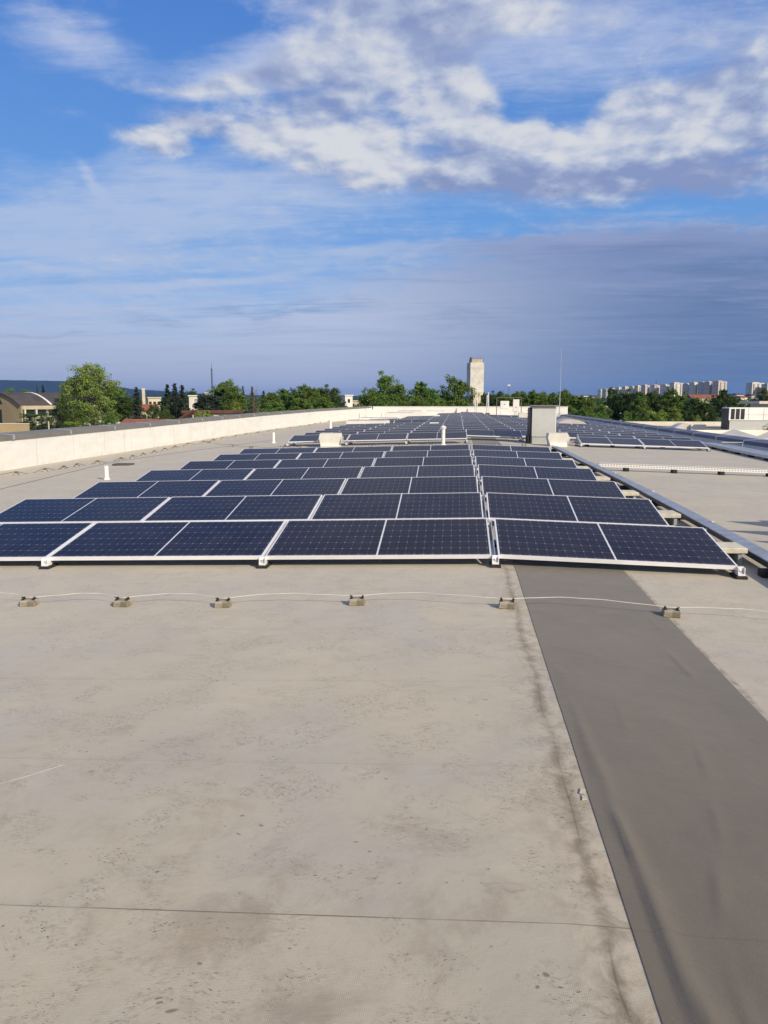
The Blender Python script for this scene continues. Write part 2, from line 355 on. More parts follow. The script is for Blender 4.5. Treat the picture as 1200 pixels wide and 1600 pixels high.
M['beige'] = mat('beige_box_paint', lin(212, 210, 200), .6, 0, .12, 3)
M['pvc'] = mat('white_pvc', (.80, .79, .74), .45, 0, .12, 5)
M['dome'] = mat('skylight_dome', lin(196, 190, 184), .3, 0, .1, 2)
M['groof'] = mat('grey_membrane', lin(158, 152, 140), .8, 0, 0, .6, .3, 10, col2=lin(132, 126, 114), v2=.8)
M['croof'] = mat('white_felt', lin(228, 222, 206), .7, 0, 0, .7, .3, 8, col2=lin(206, 200, 184), v2=.8)

# wall inner face with membrane joints
def wallmat():
    m_ = bpy.data.materials.new('parapet_membrane'); m_.use_nodes = True; q = NT(m_.node_tree); b = q.n['Principled BSDF']
    b.inputs['Roughness'].default_value = .7
    P = q.node('ShaderNodeTexCoord').outputs['Object']; x, y, z = q.sep(P)
    n_ = q.noise(q.mapping(P, scale=(1, .8, 3)), 1.2, 6, .6)
    col = q.mix(q.mr(n_, .35, .7), lin(226, 226, 222), lin(218, 217, 210))
    for per, off, st_ in ((2.06, .3, .30), (12.3, 3.3, .55)):
        f = q.m('ABSOLUTE', q.m('SUBTRACT', q.m('FRACT', q.m('DIVIDE', q.m('ADD', y, off + 100), per)), .5))
        col = q.mix(q.m('MULTIPLY', q.mr(q.m('MULTIPLY', f, per), .035, .008), st_), col, lin(170, 165, 152))
    dirt = q.m('MULTIPLY', q.mr(q.m('ADD', z, q.m('MULTIPLY', n_, .25)), .02, -.28), q.mr(q.noise(P, 5, 5, .6), .4, .7))
    col = q.mix(q.m('MULTIPLY', dirt, .45), col, lin(158, 150, 134))
    str_ = q.noise(q.mapping(P, scale=(8, 8, .6)), 1.5, 5, .6)
    col = q.mix(q.m('MULTIPLY', q.mr(str_, .58, .75), .25), col, lin(180, 172, 156))
    q.put(b.inputs['Base Color'], col)
    bp = q.node('ShaderNodeBump'); bp.inputs['Strength'].default_value = .4; bp.inputs['Distance'].default_value = .05
    q.put(bp.inputs['Height'], q.noise(P, 2.2, 4, .5)); q.l.new(bp.outputs[0], b.inputs['Normal'])
    return m_
M['wall'] = wallmat()

# photovoltaic cells
def cellmat():
    m_ = bpy.data.materials.new('solar_cells'); m_.use_nodes = True; q = NT(m_.node_tree); b = q.n['Principled BSDF']
    P = q.node('ShaderNodeTexCoord').outputs['Object']; x, y, z = q.sep(P)
    ax = q.m('ABSOLUTE', x)
    cw, chh = .0843, .1660
    fx = q.m('MULTIPLY', q.m('ABSOLUTE', q.m('SUBTRACT', q.m('FRACT', q.m('ADD', q.m('DIVIDE', q.m('SUBTRACT', ax, .009), cw), .5)), .5)), cw)
    fy = q.m('MULTIPLY', q.m('ABSOLUTE', q.m('SUBTRACT', q.m('FRACT', q.m('ADD', q.m('DIVIDE', y, chh), .5)), .5)), chh)
    lx = q.m('LESS_THAN', fx, .0011); ly = q.m('LESS_THAN', fy, .0016)
    dia = q.m('LESS_THAN', q.m('ADD', fx, fy), .0085)
    mid_ = q.m('LESS_THAN', ax, .0075)
    bus = q.m('MULTIPLY', q.m('LESS_THAN', q.m('ABSOLUTE', q.m('SUBTRACT', q.m('FRACT', q.m('DIVIDE', y, chh / 9)), .5)), .045), .20)
    oi = q.node('ShaderNodeObjectInfo').outputs['Random']
    ci = q.node('ShaderNodeTexWhiteNoise', noise_dimensions='3D')
    q.put(ci.inputs['Vector'], q.comb(q.m('FLOOR', q.m('DIVIDE', q.m('ADD', x, .009), cw)), q.m('FLOOR', q.m('DIVIDE', y, chh)), oi))
    cell = q.mix(ci.outputs['Value'], (.0075, .0065, .0135), (.0100, .0088, .0170))
    cell = q.mix(q.m('MULTIPLY', oi, .7), cell, (.013, .011, .017))
    grid = (.16, .16, .19, 1)
    col = q.mix(bus, cell, (.12, .13, .18, 1))
    line_ = q.m('MAXIMUM', q.m('MULTIPLY', lx, .45), q.m('MULTIPLY', ly, .75))
    col = q.mix(line_, col, grid)
    col = q.mix(q.m('MULTIPLY', dia, .8), col, (.34, .35, .38, 1))
    col = q.mix(mid_, col, (.62, .64, .68, 1))
    dust = q.noise(q.vm('ADD', P, q.comb(oi, oi, oi)), 3, 5, .6)
    col = q.mix(q.m('MULTIPLY', q.mr(dust, .35, .75), .025), col, (.42, .38, .32, 1))
    low_ = q.m('MULTIPLY', q.mr(y, -.44, -.515), q.mr(q.noise(q.mapping(q.vm('ADD', P, q.comb(q.m('MULTIPLY', oi, 9), 0, 0)), scale=(6, 1, 1)), 2, 5, .6), .35, .65))
    col = q.mix(q.m('MULTIPLY', low_, .22), col, (.34, .30, .24, 1))
    q.put(b.inputs['Base Color'], col)
    q.put(b.inputs['Roughness'], q.m('ADD', q.m('MULTIPLY_ADD', dust, .16, .12), q.m('MULTIPLY', oi, .10)))
    b.inputs['IOR'].default_value = 1.19
    return m_
M['cell'] = cellmat()

# ------------------------------------------------------------------ mesh builder
class MB:
    def __init__(s): s.bm = bmesh.new()
    def box(s, x0, x1, y0, y1, z0, z1, bev=0, mx=None, seg=1):
        r = bmesh.ops.create_cube(s.bm, size=1)
        vs = r['verts']
        for v_ in vs: v_.co = Vector(((x0 + x1) / 2 + v_.co.x * (x1 - x0), (y0 + y1) / 2 + v_.co.y * (y1 - y0), (z0 + z1) / 2 + v_.co.z * (z1 - z0)))
        if bev:
            es = list({e for v_ in vs for e in v_.link_edges})
            rr = bmesh.ops.bevel(s.bm, geom=es, offset=bev, segments=seg, affect='EDGES')
            vs = list({v_ for v_ in rr['verts']} | {v_ for v_ in vs if v_.is_valid})
        if mx is not None: bmesh.ops.transform(s.bm, matrix=mx, verts=[v_ for v_ in vs if v_.is_valid])
        return s
    def cyl(s, p0, p1, r0, r1=None, n=10):
        p0, p1 = Vector(p0), Vector(p1); d = p1 - p0; r1 = r0 if r1 is None else r1
        mx = Matrix.Translation((p0 + p1) / 2) @ d.to_track_quat('Z', 'Y').to_matrix().to_4x4()
        bmesh.ops.create_cone(s.bm, cap_ends=True, segments=n, radius1=r0, radius2=max(r1, 1e-4), depth=d.length, matrix=mx)
        return s
    def tube(s, pts, r, n=6):
        pts = [Vector(p) for p in pts]; rings = []
        for i, p in enumerate(pts):
            d = (pts[min(i + 1, len(pts) - 1)] - pts[max(i - 1, 0)]).normalized()
            up = Vector((0, 0, 1)) if abs(d.z) < .95 else Vector((1, 0, 0))
            a = d.cross(up).normalized(); b_ = a.cross(d)
            rr = r[i] if hasattr(r, '__len__') else r
            rings.append([s.bm.verts.new(p + (a * math.cos(2 * math.pi * k / n) + b_ * math.sin(2 * math.pi * k / n)) * rr) for k in range(n)])
        for A, B in zip(rings, rings[1:]):
            for k in range(n): s.bm.faces.new((A[k], A[(k + 1) % n], B[(k + 1) % n], B[k]))
        s.bm.faces.new(rings[0][::-1]); s.bm.faces.new(rings[-1])
        return s
    def face(s, *ps):
        s.bm.faces.new([s.bm.verts.new(p) for p in ps]); return s
    def prism(s, poly, axis, a, b_):
        def P(u, w, t_): return {'x': (t_, u, w), 'y': (u, t_, w), 'z': (u, w, t_)}[axis]
        A = [s.bm.verts.new(P(u, w, a)) for u, w in poly]; B = [s.bm.verts.new(P(u, w, b_)) for u, w in poly]
        s.bm.faces.new(A); s.bm.faces.new(B[::-1])
        for i in range(len(poly)):
            j = (i + 1) % len(poly); s.bm.faces.new((A[j], A[i], B[i], B[j]))
        return s
    def build(s, name, m_, parent=None, smooth=False):
        bmesh.ops.recalc_face_normals(s.bm, faces=s.bm.faces)
        me = bpy.data.meshes.new(name); s.bm.to_mesh(me); s.bm.free()
        me.materials.append(m_)
        if smooth:
            for p in me.polygons: p.use_smooth = True
        o = bpy.data.objects.new(name, me); COL.objects.link(o)
        if parent: o.parent = parent
        return o
def tag(o, label, cat, group=None):
    o['label'] = label; o['category'] = cat
    if group: o['group'] = group
    return o
def struct(o, kind='structure'): o['kind'] = kind; return o
def thing(name, label, cat, loc=(0, 0, 0), rz=0, group=None):
    o = bpy.data.objects.new(name, None); COL.objects.link(o); o.location = loc; o.rotation_euler = (0, 0, rz); o.empty_display_size = .2
    return tag(o, label, cat, group)
KIDS = {}
def dup(root, label, loc=None, rot=None, scale=None, group=None):
    r = root.copy(); COL.objects.link(r); r['label'] = label
    if group: r['group'] = group
    if loc is not None: r.location = loc
    if rot is not None: r.rotation_euler = rot
    if scale is not None: r.scale = scale
    for ch in [o for o in root.children]:
        c_ = ch.copy(); COL.objects.link(c_); c_.parent = r
        for g in ch.children:
            d_ = g.copy(); COL.objects.link(d_); d_.parent = c_
    return r
ORD = ['first', 'second', 'third', 'fourth', 'fifth', 'sixth', 'seventh', 'eighth', 'ninth', 'tenth', 'eleventh', 'twelfth', 'thirteenth', 'fourteenth', 'fifteenth', 'sixteenth', 'seventeenth', 'eighteenth', 'nineteenth', 'twentieth']
ORD += ['twenty-' + o for o in ORD[:9]] + ['thirtieth'] + ['thirty-' + o for o in ORD[:9]] + ['fortieth']

XR = .344
def zr(x): return -.025 * (XR - x) if x < XR else -.028 * (x - XR)
def adj(x, y):
    y2 = y / (1 - y / 620); return (x / y + .0059) * y2, y2
GZ = -5.5

# ------------------------------------------------------------------ roof
Y0, Y1 = -9.0, 78.0
XL, XW = -11.55, 10.2
def xl(y): return XL if y < 45 else (XL + (y - 45) / 14 * .65 if y < 59 else XL + .65 + (y - 59) / 19 * 2.1)
segs = [Y0, 0, 10, 20, 30, 45, 52, 59, 68, Y1]
def loft(b_, prof, sg=None):         # prof(y) -> list of (x,z)
    rings = [[b_.bm.verts.new((x, y, z)) for x, z in prof(y)] for y in (sg or segs)]
    n = len(rings[0])
    for A, B in zip(rings, rings[1:]):
        for i in range(n): b_.bm.faces.new((A[i], A[(i + 1) % n], B[(i + 1) % n], B[i]))
    b_.bm.faces.new(rings[0]); b_.bm.faces.new(rings[-1][::-1])
b = MB()
loft(b, lambda y: [(xl(y) - .3, zr(XL)), (XR, 0), (XW + .3, zr(XW + .3)), (XW + .3, -.7), (xl(y) - .3, -.7)])
struct(b.build('roof_deck', M['roof']))
b = MB(); b.prism([(XL - .38, Y0 + .1), (XW + .48, Y0 + .1), (XW + .48, Y1 + .38), (xl(Y1) - .38, Y1 + .38), (xl(59) - .38, 59), (XL - .38, 45)], 'z', GZ - .2, -.72)
tag(b.build('warehouse_building', M['white']), 'long low warehouse under the flat roof, only its outer walls', 'building')

# grey walkway strip with wrinkles
def wr(x, y):
    h = 0
    for (cx, cy, ax, ay, amp, skew) in WR:
        u = (x - cx - skew * (y - cy)) / ax; w = (y - cy) / ay
        if abs(u) < 3 and abs(w) < 3:
            pr = math.exp(-u * u) if u > 0 else math.exp(-(u * 2.6) ** 2)
            h += 1.15 * amp * pr * math.exp(-w * w * w * w if abs(w) < 1 else -w * w)
    h += .005 * mnoise.noise(Vector((x * 3.5, y * 2.0, 1))) + .0022 * mnoise.noise(Vector((x * 9, y * 4, 5)))
    return max(h, -.003)
WR = [(.565, 4.18, .020, .14, .006, 0), (.60, 4.1, .02, .10, .004, 0), (.575, 3.22, .035, .30, .012, .02), (.60, 3.0, .03, .22, .006, .0),
      (.590, 2.55, .032, .19, .014, -.04), (.600, 2.02, .040, .33, .015, .0), (.625, 1.55, .045, .28, .014, .02), (.585, 3.65, .018, .2, .004, 0),
      (1.30, 4.45, .03, .22, .007, -.05), (1.36, 5.3, .03, .18, .005, 0), (.82, 2.28, .03, .12, .005, .25), (.95, 2.7, .03, .14, .004, .2),
      (.90, 1.75, .05, .12, .005, .1), (1.05, 3.2, .03, .16, .0035, .15), (.72, 1.6, .03, .3, .005, .05), (1.1, 2.2, .04, .2, .005, .2), (.8, 3.6, .03, .15, .003, .1)]
bm = bmesh.new(); NX = 66; NY = 470; SX0, SX1 = .512, 1.492
ys = [-1 + (8.6) * j / NY for j in range(NY + 1)] + [26, 71.9]
grid = []
for y in ys:
    row = []
    yy_ = y
    for i in range(NX + 1):
        x = SX0 + (SX1 - SX0) * i / NX + .003 * min(y, 8) + (.004 * mnoise.noise(Vector((i / NX * 2, y * 1.3, 9))) if y < 8 else 0)
        edge = min(1, min(i, NX - i) / 5) if y < 7.5 else 0
        row.append(bm.verts.new((x, y, zr(x) + .0035 + wr(x, y) * edge)))
    grid.append(row)
for A, B in zip(grid, grid[1:]):
    for i in range(NX): bm.faces.new((A[i], A[i + 1], B[i + 1], B[i]))
for A, B in zip(grid, grid[1:]):     # thin turned-down edges
    for i, sgn in ((0, 1), (NX, -1)):
        p, r_ = bm.verts.new(A[i].co), bm.verts.new(B[i].co)
        a_ = bm.verts.new(p.co - Vector((0, 0, .0035))); b_ = bm.verts.new(r_.co - Vector((0, 0, .0035)))
        bm.faces.new((p, r_, b_, a_))
me = bpy.data.meshes.new('walkway_path'); bm.to_mesh(me); bm.free(); me.materials.append(M['strip'])
for p in me.polygons: p.use_smooth = True
o = bpy.data.objects.new('walkway_path', me); COL.objects.link(o); struct(o)

# torn flap of membrane at the strip edge, and a loose pale thread
b = MB(); b.prism([(.486, 2.83), (.497, 2.87), (.515, 2.86), (.506, 2.82)], 'z', zr(.48) + .003, zr(.48) + .007)
b.prism([(.488, 2.78), (.495, 2.82), (.508, 2.79)], 'z', zr(.48) + .003, zr(.48) + .006)
tag(b.build('membrane_scrap', M['slab']), 'tiny torn pale membrane scrap at the left edge of grey walkway', 'scrap')
b = MB(); pts = [(-2.35, 2.55, 0), (-2.1, 2.66, 0), (-1.86, 2.772, 0), (-1.76, 2.86, 0), (-1.664, 2.962, 0)]
b.tube([(x, y, zr(x) + .0012) for x, y, z in pts], .0006, 5)
tag(b.build('thread', M['wire']), 'short white thread lying on bare roof at left foreground', 'thread')

# ------------------------------------------------------------------ parapets
def ztop(y): return .61 + max(0, (y - 20)) / 58 * .24
b = MB()
loft(b, lambda y: [(xl(y) - .02 * math.sin(y), -.40), (xl(y), ztop(y) - .05), (xl(y) - .4, ztop(y) - .05), (xl(y) - .4, -.40)])
w = tag(b.build('parapet_wall', M['wall']), 'long white parapet wall with grey metal coping along the left roof edge', 'parapet')
b = MB(); loft(b, lambda y: [(xl(y) + .05, ztop(y) - .12), (xl(y) + .05, ztop(y) - .01), (xl(y) - .50, ztop(y) + .03), (xl(y) - .50, ztop(y) - .12)])
b.build('coping', M['cope'], w)
for k in range(26):
    y = 1.0 + k * 3.0; MB().prism([(xl(y) + .056, ztop(y) - .125), (xl(y) + .056, ztop(y) - .002), (xl(y) - .50, ztop(y) + .036), (xl(y) - .50, ztop(y) + .028), (xl(y) + .046, ztop(y) - .010), (xl(y) + .046, ztop(y) - .125)], 'y', y, y + .10).build('coping_joint', M['alu_side'], w)
b = MB(); b.box(xl(Y1) - .3, XW + .6, Y1 + .002, Y1 + .4, -.55, .83)
w = tag(b.build('parapet_wall', M['wall']), 'white parapet wall across the far end of the roof, below the trees', 'parapet')
b = MB(); b.box(xl(Y1) - .45, XW + .6, Y1 - .04, Y1 + .44, .831, .87); b.build('coping', M['white'], w)
b = MB(); b.box(XW, XW + .5, Y0, Y1 - .01, -.6, .0)
w = tag(b.build('parapet_wall', M['white']), 'low parapet capped in dark blue metal along the right roof edge', 'parapet')
b = MB(); b.prism([(XW - .05, -.05), (XW - .05, .08), (XW + .56, .12), (XW + .56, -.05)], 'y', Y0 - .02, Y1 - .05)
b.build('coping', M['bcope'], w)
for k in range(26):
    y = 1.5 + k * 3.0; MB().prism([(XW - .055, -.052), (XW - .055, .084), (XW + .55, .124), (XW + .55, .116), (XW - .047, .076), (XW - .047, -.052)], 'y', y, y + .09).build('coping_joint', M['alu_side'], w)

# ------------------------------------------------------------------ solar panels
PW, PH, TH = 2.105, 1.054, .035
def make_panel():
    r = thing('solar_panel', 'x', 'solar panel')
    b_ = MB(); x, y = PW / 2, PH / 2; fw = .015
    b_.box(-x, x, -y, -y + fw, -TH, 0); b_.box(-x, x, y - fw, y, -TH, 0)
    b_.box(-x, -x + fw, -y + fw, y - fw, -TH, 0); b_.box(x - fw, x, -y + fw, y - fw, -TH, 0)
    b_.box(-x + fw, x - fw, -y + fw, -y + .03, -TH, -TH + .002); b_.box(-x + fw, x - fw, y - .03, y - fw, -TH, -TH + .002)
    b_.build('frame', M['alu'], r)
    b_ = MB(); b_.box(-x + fw, x - fw, -y + fw, y - fw, -.008, -.002); b_.build('cell_sheet', M['cell'], r)
    b_ = MB(); b_.box(-.05, .05, y - .20, y - .10, -.03, -.009); b_.build('junction_box', M['rubber'], r)
    return r
PROTO = make_panel()
TILT = math.asin(.180 / PH)
rnd = random.Random(4)
first = [True]
def put_panel(xa, yf, label, group, zf=.105):
    xc = xa + PW / 2
    sl = math.atan(.025 if xc < XR else -.03)
    mid_y = yf + PH / 2 * math.cos(TILT)
    z = zr(xc) + zf + PH / 2 * math.sin(TILT)
    rot = (Matrix.Rotation(-sl, 3, 'Y') @ Matrix.Rotation(TILT + R(rnd.uniform(-.35, .35)), 3, 'X')).to_euler()
    if first[0]:
        first[0] = False; o_ = PROTO; o_.location = (xc, mid_y, z); o_.rotation_euler = rot; o_['label'] = label; o_['group'] = group
    else: o_ = dup(PROTO, label, (xc, mid_y, z), rot, group=group)
    return o_
def make_rail():
    r = thing('mounting_rail', 'x', 'rail')
    MB().box(-.022, .022, -.03, 1.22, .028, .065).build('base_rail', M['alu_side'], r)
    b_ = MB(); b_.box(-.05, .05, -.07, .12, .0, .026, .004); b_.build('rubber_pad', M['rubber'], r)
    b_ = MB(); b_.box(-.06, .06, .93, 1.2, .0, .026, .004); b_.build('rubber_pad', M['rubber'], r)
    b_ = MB(); b_.box(-.030, .030, -.055, .035, .030, .046); b_.box(-.030, -.024, -.05, .03, .046, .10); b_.box(.024, .030, -.05, .03, .046, .10)
    b_.box(-.026, .026, -.018, -.004, .072, .106); b_.cyl((0, -.01, .075), (0, -.03, .078), .010, n=8); b_.build('front_clamp', M['alu'], r)
    b_ = MB(); b_.box(-.018, .018, 1.02, 1.05, .066, .268); b_.build('rear_post', M['alu_side'], r)
    b_ = MB(); b_.box(-.004, .004, -.01, 1.03, -.022, -.002, mx=Matrix.Translation((0, 0, .085)) @ Matrix.Rotation(TILT, 4, 'X')); b_.build('joint_bar', M['alu_side'], r)
    return r
RAIL = make_rail(); rfirst = [True]
def put_rail(x, yf, label, group):
    if rfirst[0]: rfirst[0] = False; RAIL.location = (x, yf, zr(x)); RAIL['label'] = label; RAIL['group'] = group
    else: dup(RAIL, label, (x, yf, zr(x)), group=group)

PIT_X = 2.130
YF0, PITY = 6.92, 2.24
RX = .372
for r_ in range(7):
    yf = YF0 + PITY * r_
    rown = 'nearest row' if r_ == 0 else f'{ORD[r_]} row from camera'
    for c_, xa in enumerate([RX - .04 - PIT_X * 3 + (PIT_X - PW) * .5, RX - .04 - PIT_X * 2 + (PIT_X - PW) * .5, RX - .04 - PIT_X + (PIT_X - PW) * .5, RX + .012]):
        colour = ['left end', 'second from left', 'third from left', 'right end'][c_]
        put_panel(xa, yf, f'solar panel in near block, {rown}, {colour}', 'solar panels in the near block')
    for c_, x in enumerate([RX - .04 - PIT_X * 3, RX - .04 - PIT_X * 2, RX - .04 - PIT_X, RX - .016, RX + PW + .024]):
        where = ['at left end', 'first joint from left', 'second joint from left', 'at ridge joint', 'at right end'][c_]
        put_rail(x, yf, f'aluminium support rail, {rown} of near panels, {where}', 'support rails of the near block')

# far block
SKY = [  # x0,x1,y0,y1,height,label
    (-6.15, -3.95, 40.6, 42.0, .46, 'long low white skylight kerb set among left panel rows, nearest of its kind'),
    (-6.9, -4.3, 51.4, 52.6, .34, 'thin flat white roof kerb in front of the white skylight at left'),
    (-5.6, -3.55, 56.0, 57.6, .60, 'white skylight box with flat lid in left part of far rows'),
    (-5.3, -3.3, 62.6, 64.2, .62, 'white skylight box near the far parapet at left, farther than lidded one'),
    (-3.1, -1.5, 66.0, 67.2, .5, 'farthest small white roof box before the far parapet'),
]
DOME = (5.15, 6.95, 44.0, 46.2)
SKY = [(*adj(s[0], s[2]), *adj(s[1], s[3]), *s[4:]) for s in SKY]
SKY = [(s[0], s[2], s[1], s[3], *s[4:]) for s in SKY]
_a, _b = adj(DOME[0], DOME[2]), adj(DOME[1], DOME[3]); DOME = (_a[0], _b[0], _a[1], _b[1])
blocked = [(s[0] - .1, s[1] + .1, s[2] - 1.6, s[3] + .2) for s in SKY] + [(DOME[0] - .1, DOME[1] + .1, DOME[2] - .4, DOME[3] + .2), (2.9, 5.6, 70, 77), (-9, -4.2, 59, 80), (-9, -1.9, 66, 80), (4.0, 5.6, 61, 64)]
YB = 27.1
for r_ in range(24):
    yf = YB + PITY * r_
    if yf > 75.5: break
    spots = []
    for k in range(7):
        xa = (RX - .04 - PIT_X * 3 + PIT_X * k + .012) if k < 3 else (RX - .05 + PIT_X * (k - 3) - (0 if r_ == 1 else .10))
        if r_ == 0 and k >= 3: xa -= .22
        if r_ == 0 and k in (3, 4): continue
        if r_ == 1 and k == 4: continue
        if any(xa < q[1] and xa + PW > q[0] and yf < q[3] and yf + 1.04 > q[2] for q in blocked): continue
        spots.append((k, xa))
    if r_ in (6,) : spots = [s for s in spots if s[0] not in ()]
    for i, (k, xa) in enumerate(spots):
        end = 'left' if i < (len(spots) + 1) // 2 else 'right'
        n = i if end == 'left' else len(spots) - 1 - i
        put_panel(xa, yf, f'solar panel in far block, {ORD[r_]} row behind gap, {ORD[n]} from {end}', 'solar panels in the far block', zf=.185 if k < 4 else .13)
    if r_ < 3:
        edges = sorted({round(xa - .012, 3) for k, xa in spots} | {round(xa + PW + .012, 3) for k, xa in spots})
        e2 = []
        for e in edges:
            if not e2 or e - e2[-1] > .1: e2.append(e)
        for i, x in enumerate(e2):
            put_rail(x, yf, f'aluminium support rail, {ORD[r_]} row of far block, {ORD[i]} from left', 'support rails of the far block')

# ballast slabs sticking out behind the right end of each near row
def make_ballast():
    r = thing('ballast_slab', 'x', 'ballast slab')
    b_ = MB(); b_.box(-.17, .17, -.17, .17, .110, .165, .008); b_.build('slab', M['slab'], r)
    b_ = MB(); b_.box(-.14, -.10, -.15, .15, .0, .104); b_.box(.09, .13, -.15, .15, .0, .104); b_.box(-.13, .13, .10, .14, .02, .10); b_.build('bracket', M['galv'], r)
    return r
BAL = make_ballast()
for r_ in range(7):
    loc = (2.60, YF0 + PITY * r_ + .74, zr(2.66)); lab = f'pale concrete ballast slab past the right end of {ORD[r_]} panel row'
    if r_ == 0: BAL.location = loc; BAL['label'] = lab; BAL['group'] = 'ballast slabs beside the near block'
    else: dup(BAL, lab, loc, rot=(0, 0, rnd.uniform(-.06, .06)))

# ------------------------------------------------------------------ cable trays
def foot(parent, x, y, w=.16, d=.12, h=.07, z=None):
    z = zr(x) if z is None else z
    MB().box(x - w / 2, x + w / 2, y - d / 2, y + d / 2, z, z + h, .01).build('foot', M['rubber'], parent)
tr = thing('cable_tray', 'galvanised cable tray with pale blue lid running along right side of near panels', 'cable tray', (0, 0, 0))
def along(xf, ya, yb, w, z0, z1, name, m_, parent, n=14):
    b_ = MB(); rings = []
    for i in range(n + 1):
        y = ya + (yb - ya) * i / n; x = xf(y); z = zr(x)
        rings.append([b_.bm.verts.new(p) for p in ((x - w / 2, y, z + z0), (x - w / 2, y, z + z1), (x + w / 2, y, z + z1), (x + w / 2, y, z + z0))])
    for A, B in zip(rings, rings[1:]):
        for k in range(4): b_.bm.faces.new((A[k], A[(k + 1) % 4], B[(k + 1) % 4], B[k]))
    b_.bm.faces.new(rings[0]); b_.bm.faces.new(rings[-1])
    return b_.build(name, m_, parent)
tx = lambda y: 2.85 + .18 * min(1, max(0, (y - 6.5) / 6)) + .012 * math.sin(y * .9)
along(tx, 4.2, 24.6, .15, .072, .130, 'tray_channel', M['dark'], tr)  # near-black puts the shade of the tray's side into the galvanised channel's colour
along(tx, 4.2, 24.6, .17, .131, .142, 'lid', M['galv'], tr)
for i in range(12): foot(tr, tx(4.9 + i * 1.72) - .02, 4.9 + i * 1.72 + (.4 if i % 2 else 0), .24, .12, .071)
for i in range(6):
    y = 6.2 + i * 3.1; x = tx(y); MB().box(x + .062, x + .092, y, y + .05, zr(x) + .143, zr(x) + .150).build('lid_clip', M['alu'], tr)

# perforated tray across
def perf():
    m_ = mat('perforated_steel', (.80, .79, .75), .45, .3); q = NT(m_.node_tree); b_ = q.n['Principled BSDF']
    P = q.node('ShaderNodeTexCoord').outputs['Object']; x, y, z = q.sep(P)
    fx = q.m('LESS_THAN', q.m('ABSOLUTE', q.m('SUBTRACT', q.m('FRACT', q.m('MULTIPLY', x, 16)), .5)), .26)
    r1 = q.m('LESS_THAN', q.m('ABSOLUTE', q.m('SUBTRACT', z, .118)), .010)
    r2 = q.m('LESS_THAN', q.m('ABSOLUTE', q.m('SUBTRACT', z, .150)), .004)
    q.put(b_.inputs['Base Color'], q.mix(q.m('MULTIPLY', q.m('MULTIPLY', fx, q.m('MAXIMUM', r1, r2)), .75), (.80, .79, .75, 1), (.12, .12, .12, 1)))
    return m_
M['perf'] = perf()
tr = thing('perforated_tray', 'bright perforated cable tray on black feet crossing the bare roof at right', 'cable tray', (0, 0, 0))
def across(xa, xb, y, w, z0, z1, name, m_, parent, dy=0):
    b_ = MB(); L = [xa, xb]; rings = []
    o_ = bpy.data.objects.new(name, None)
    A = []
    for x, yy in ((xa, y), (xb, y + dy)):
        A.append([b_.bm.verts.new(p) for p in ((x, yy - w / 2, z0), (x, yy - w / 2, z1), (x, yy + w / 2, z1), (x, yy + w / 2, z0))])
    for k in range(4): b_.bm.faces.new((A[0][k], A[0][(k + 1) % 4], A[1][(k + 1) % 4], A[1][k]))
    b_.bm.faces.new(A[0]); b_.bm.faces.new(A[1])
    bpy.data.objects.remove(o_)
    o2 = b_.build(name, m_, parent); return o2
tr.location = (3.18, 17.8, zr(3.18)); tr.rotation_euler = Euler((0, math.atan(.03), R(-1.2)))
across(0, 7.0, 0, .10, .085, .165, 'tray_channel', M['perf'], tr)
across(0, 7.0, 0, .13, .166, .172, 'lid', M['galvw'], tr)
for i, x in enumerate((.62, 1.67, 2.69, 3.72, 4.75, 5.8)): MB().box(x - .055, x + .055, -.09, .09, -.0, .084, .012).build('foot', M['rubber'], tr)

# parallel trays by the right parapet
for i, (x0, off, w) in enumerate(((9.28, 0, .20), (9.56, .35, .20), (9.80, .9, .14))):
    lab = ['pale lidded cable tray on black feet, nearest the bare roof, by blue parapet', 'middle pale lidded cable tray beside the dark blue parapet', 'narrow cable tray hugging the dark blue parapet'][i]
    tr = thing('cable_tray', lab, 'cable tray', (0, 0, 0), group='cable trays beside the right parapet')
    f = (lambda q: (lambda y: q + (.05 * (y - 29) if y < 29 else 0) + (.09 * (24 - y) * .3 if y < 24 else 0)))(x0)
    along(f, 13, 31 - off * 2, w, .07, .15, 'tray_channel', M['alu_side'], tr, 8)
    along(f, 13, 31 - off * 2, w + .02, .151, .158, 'lid', M['galv'], tr, 8)
    if i < 2:
        for k in range(13): foot(tr, f(13.5 + k * 1.4) - .03, 13.5 + k * 1.4, .16, .14, .069)
b = MB(); z = zr(9.5); b.tube([(9.15, 27.8, z + .16), (9.15, 27.8, z + .30), (9.5, 27.8, z + .30), (9.85, 27.8, z + .30), (9.85, 27.8, z + .16)], .012)
tag(b.build('tray_hoop', M['wire']), 'thin pale metal hoop arching over trays beside the blue parapet', 'hoop')

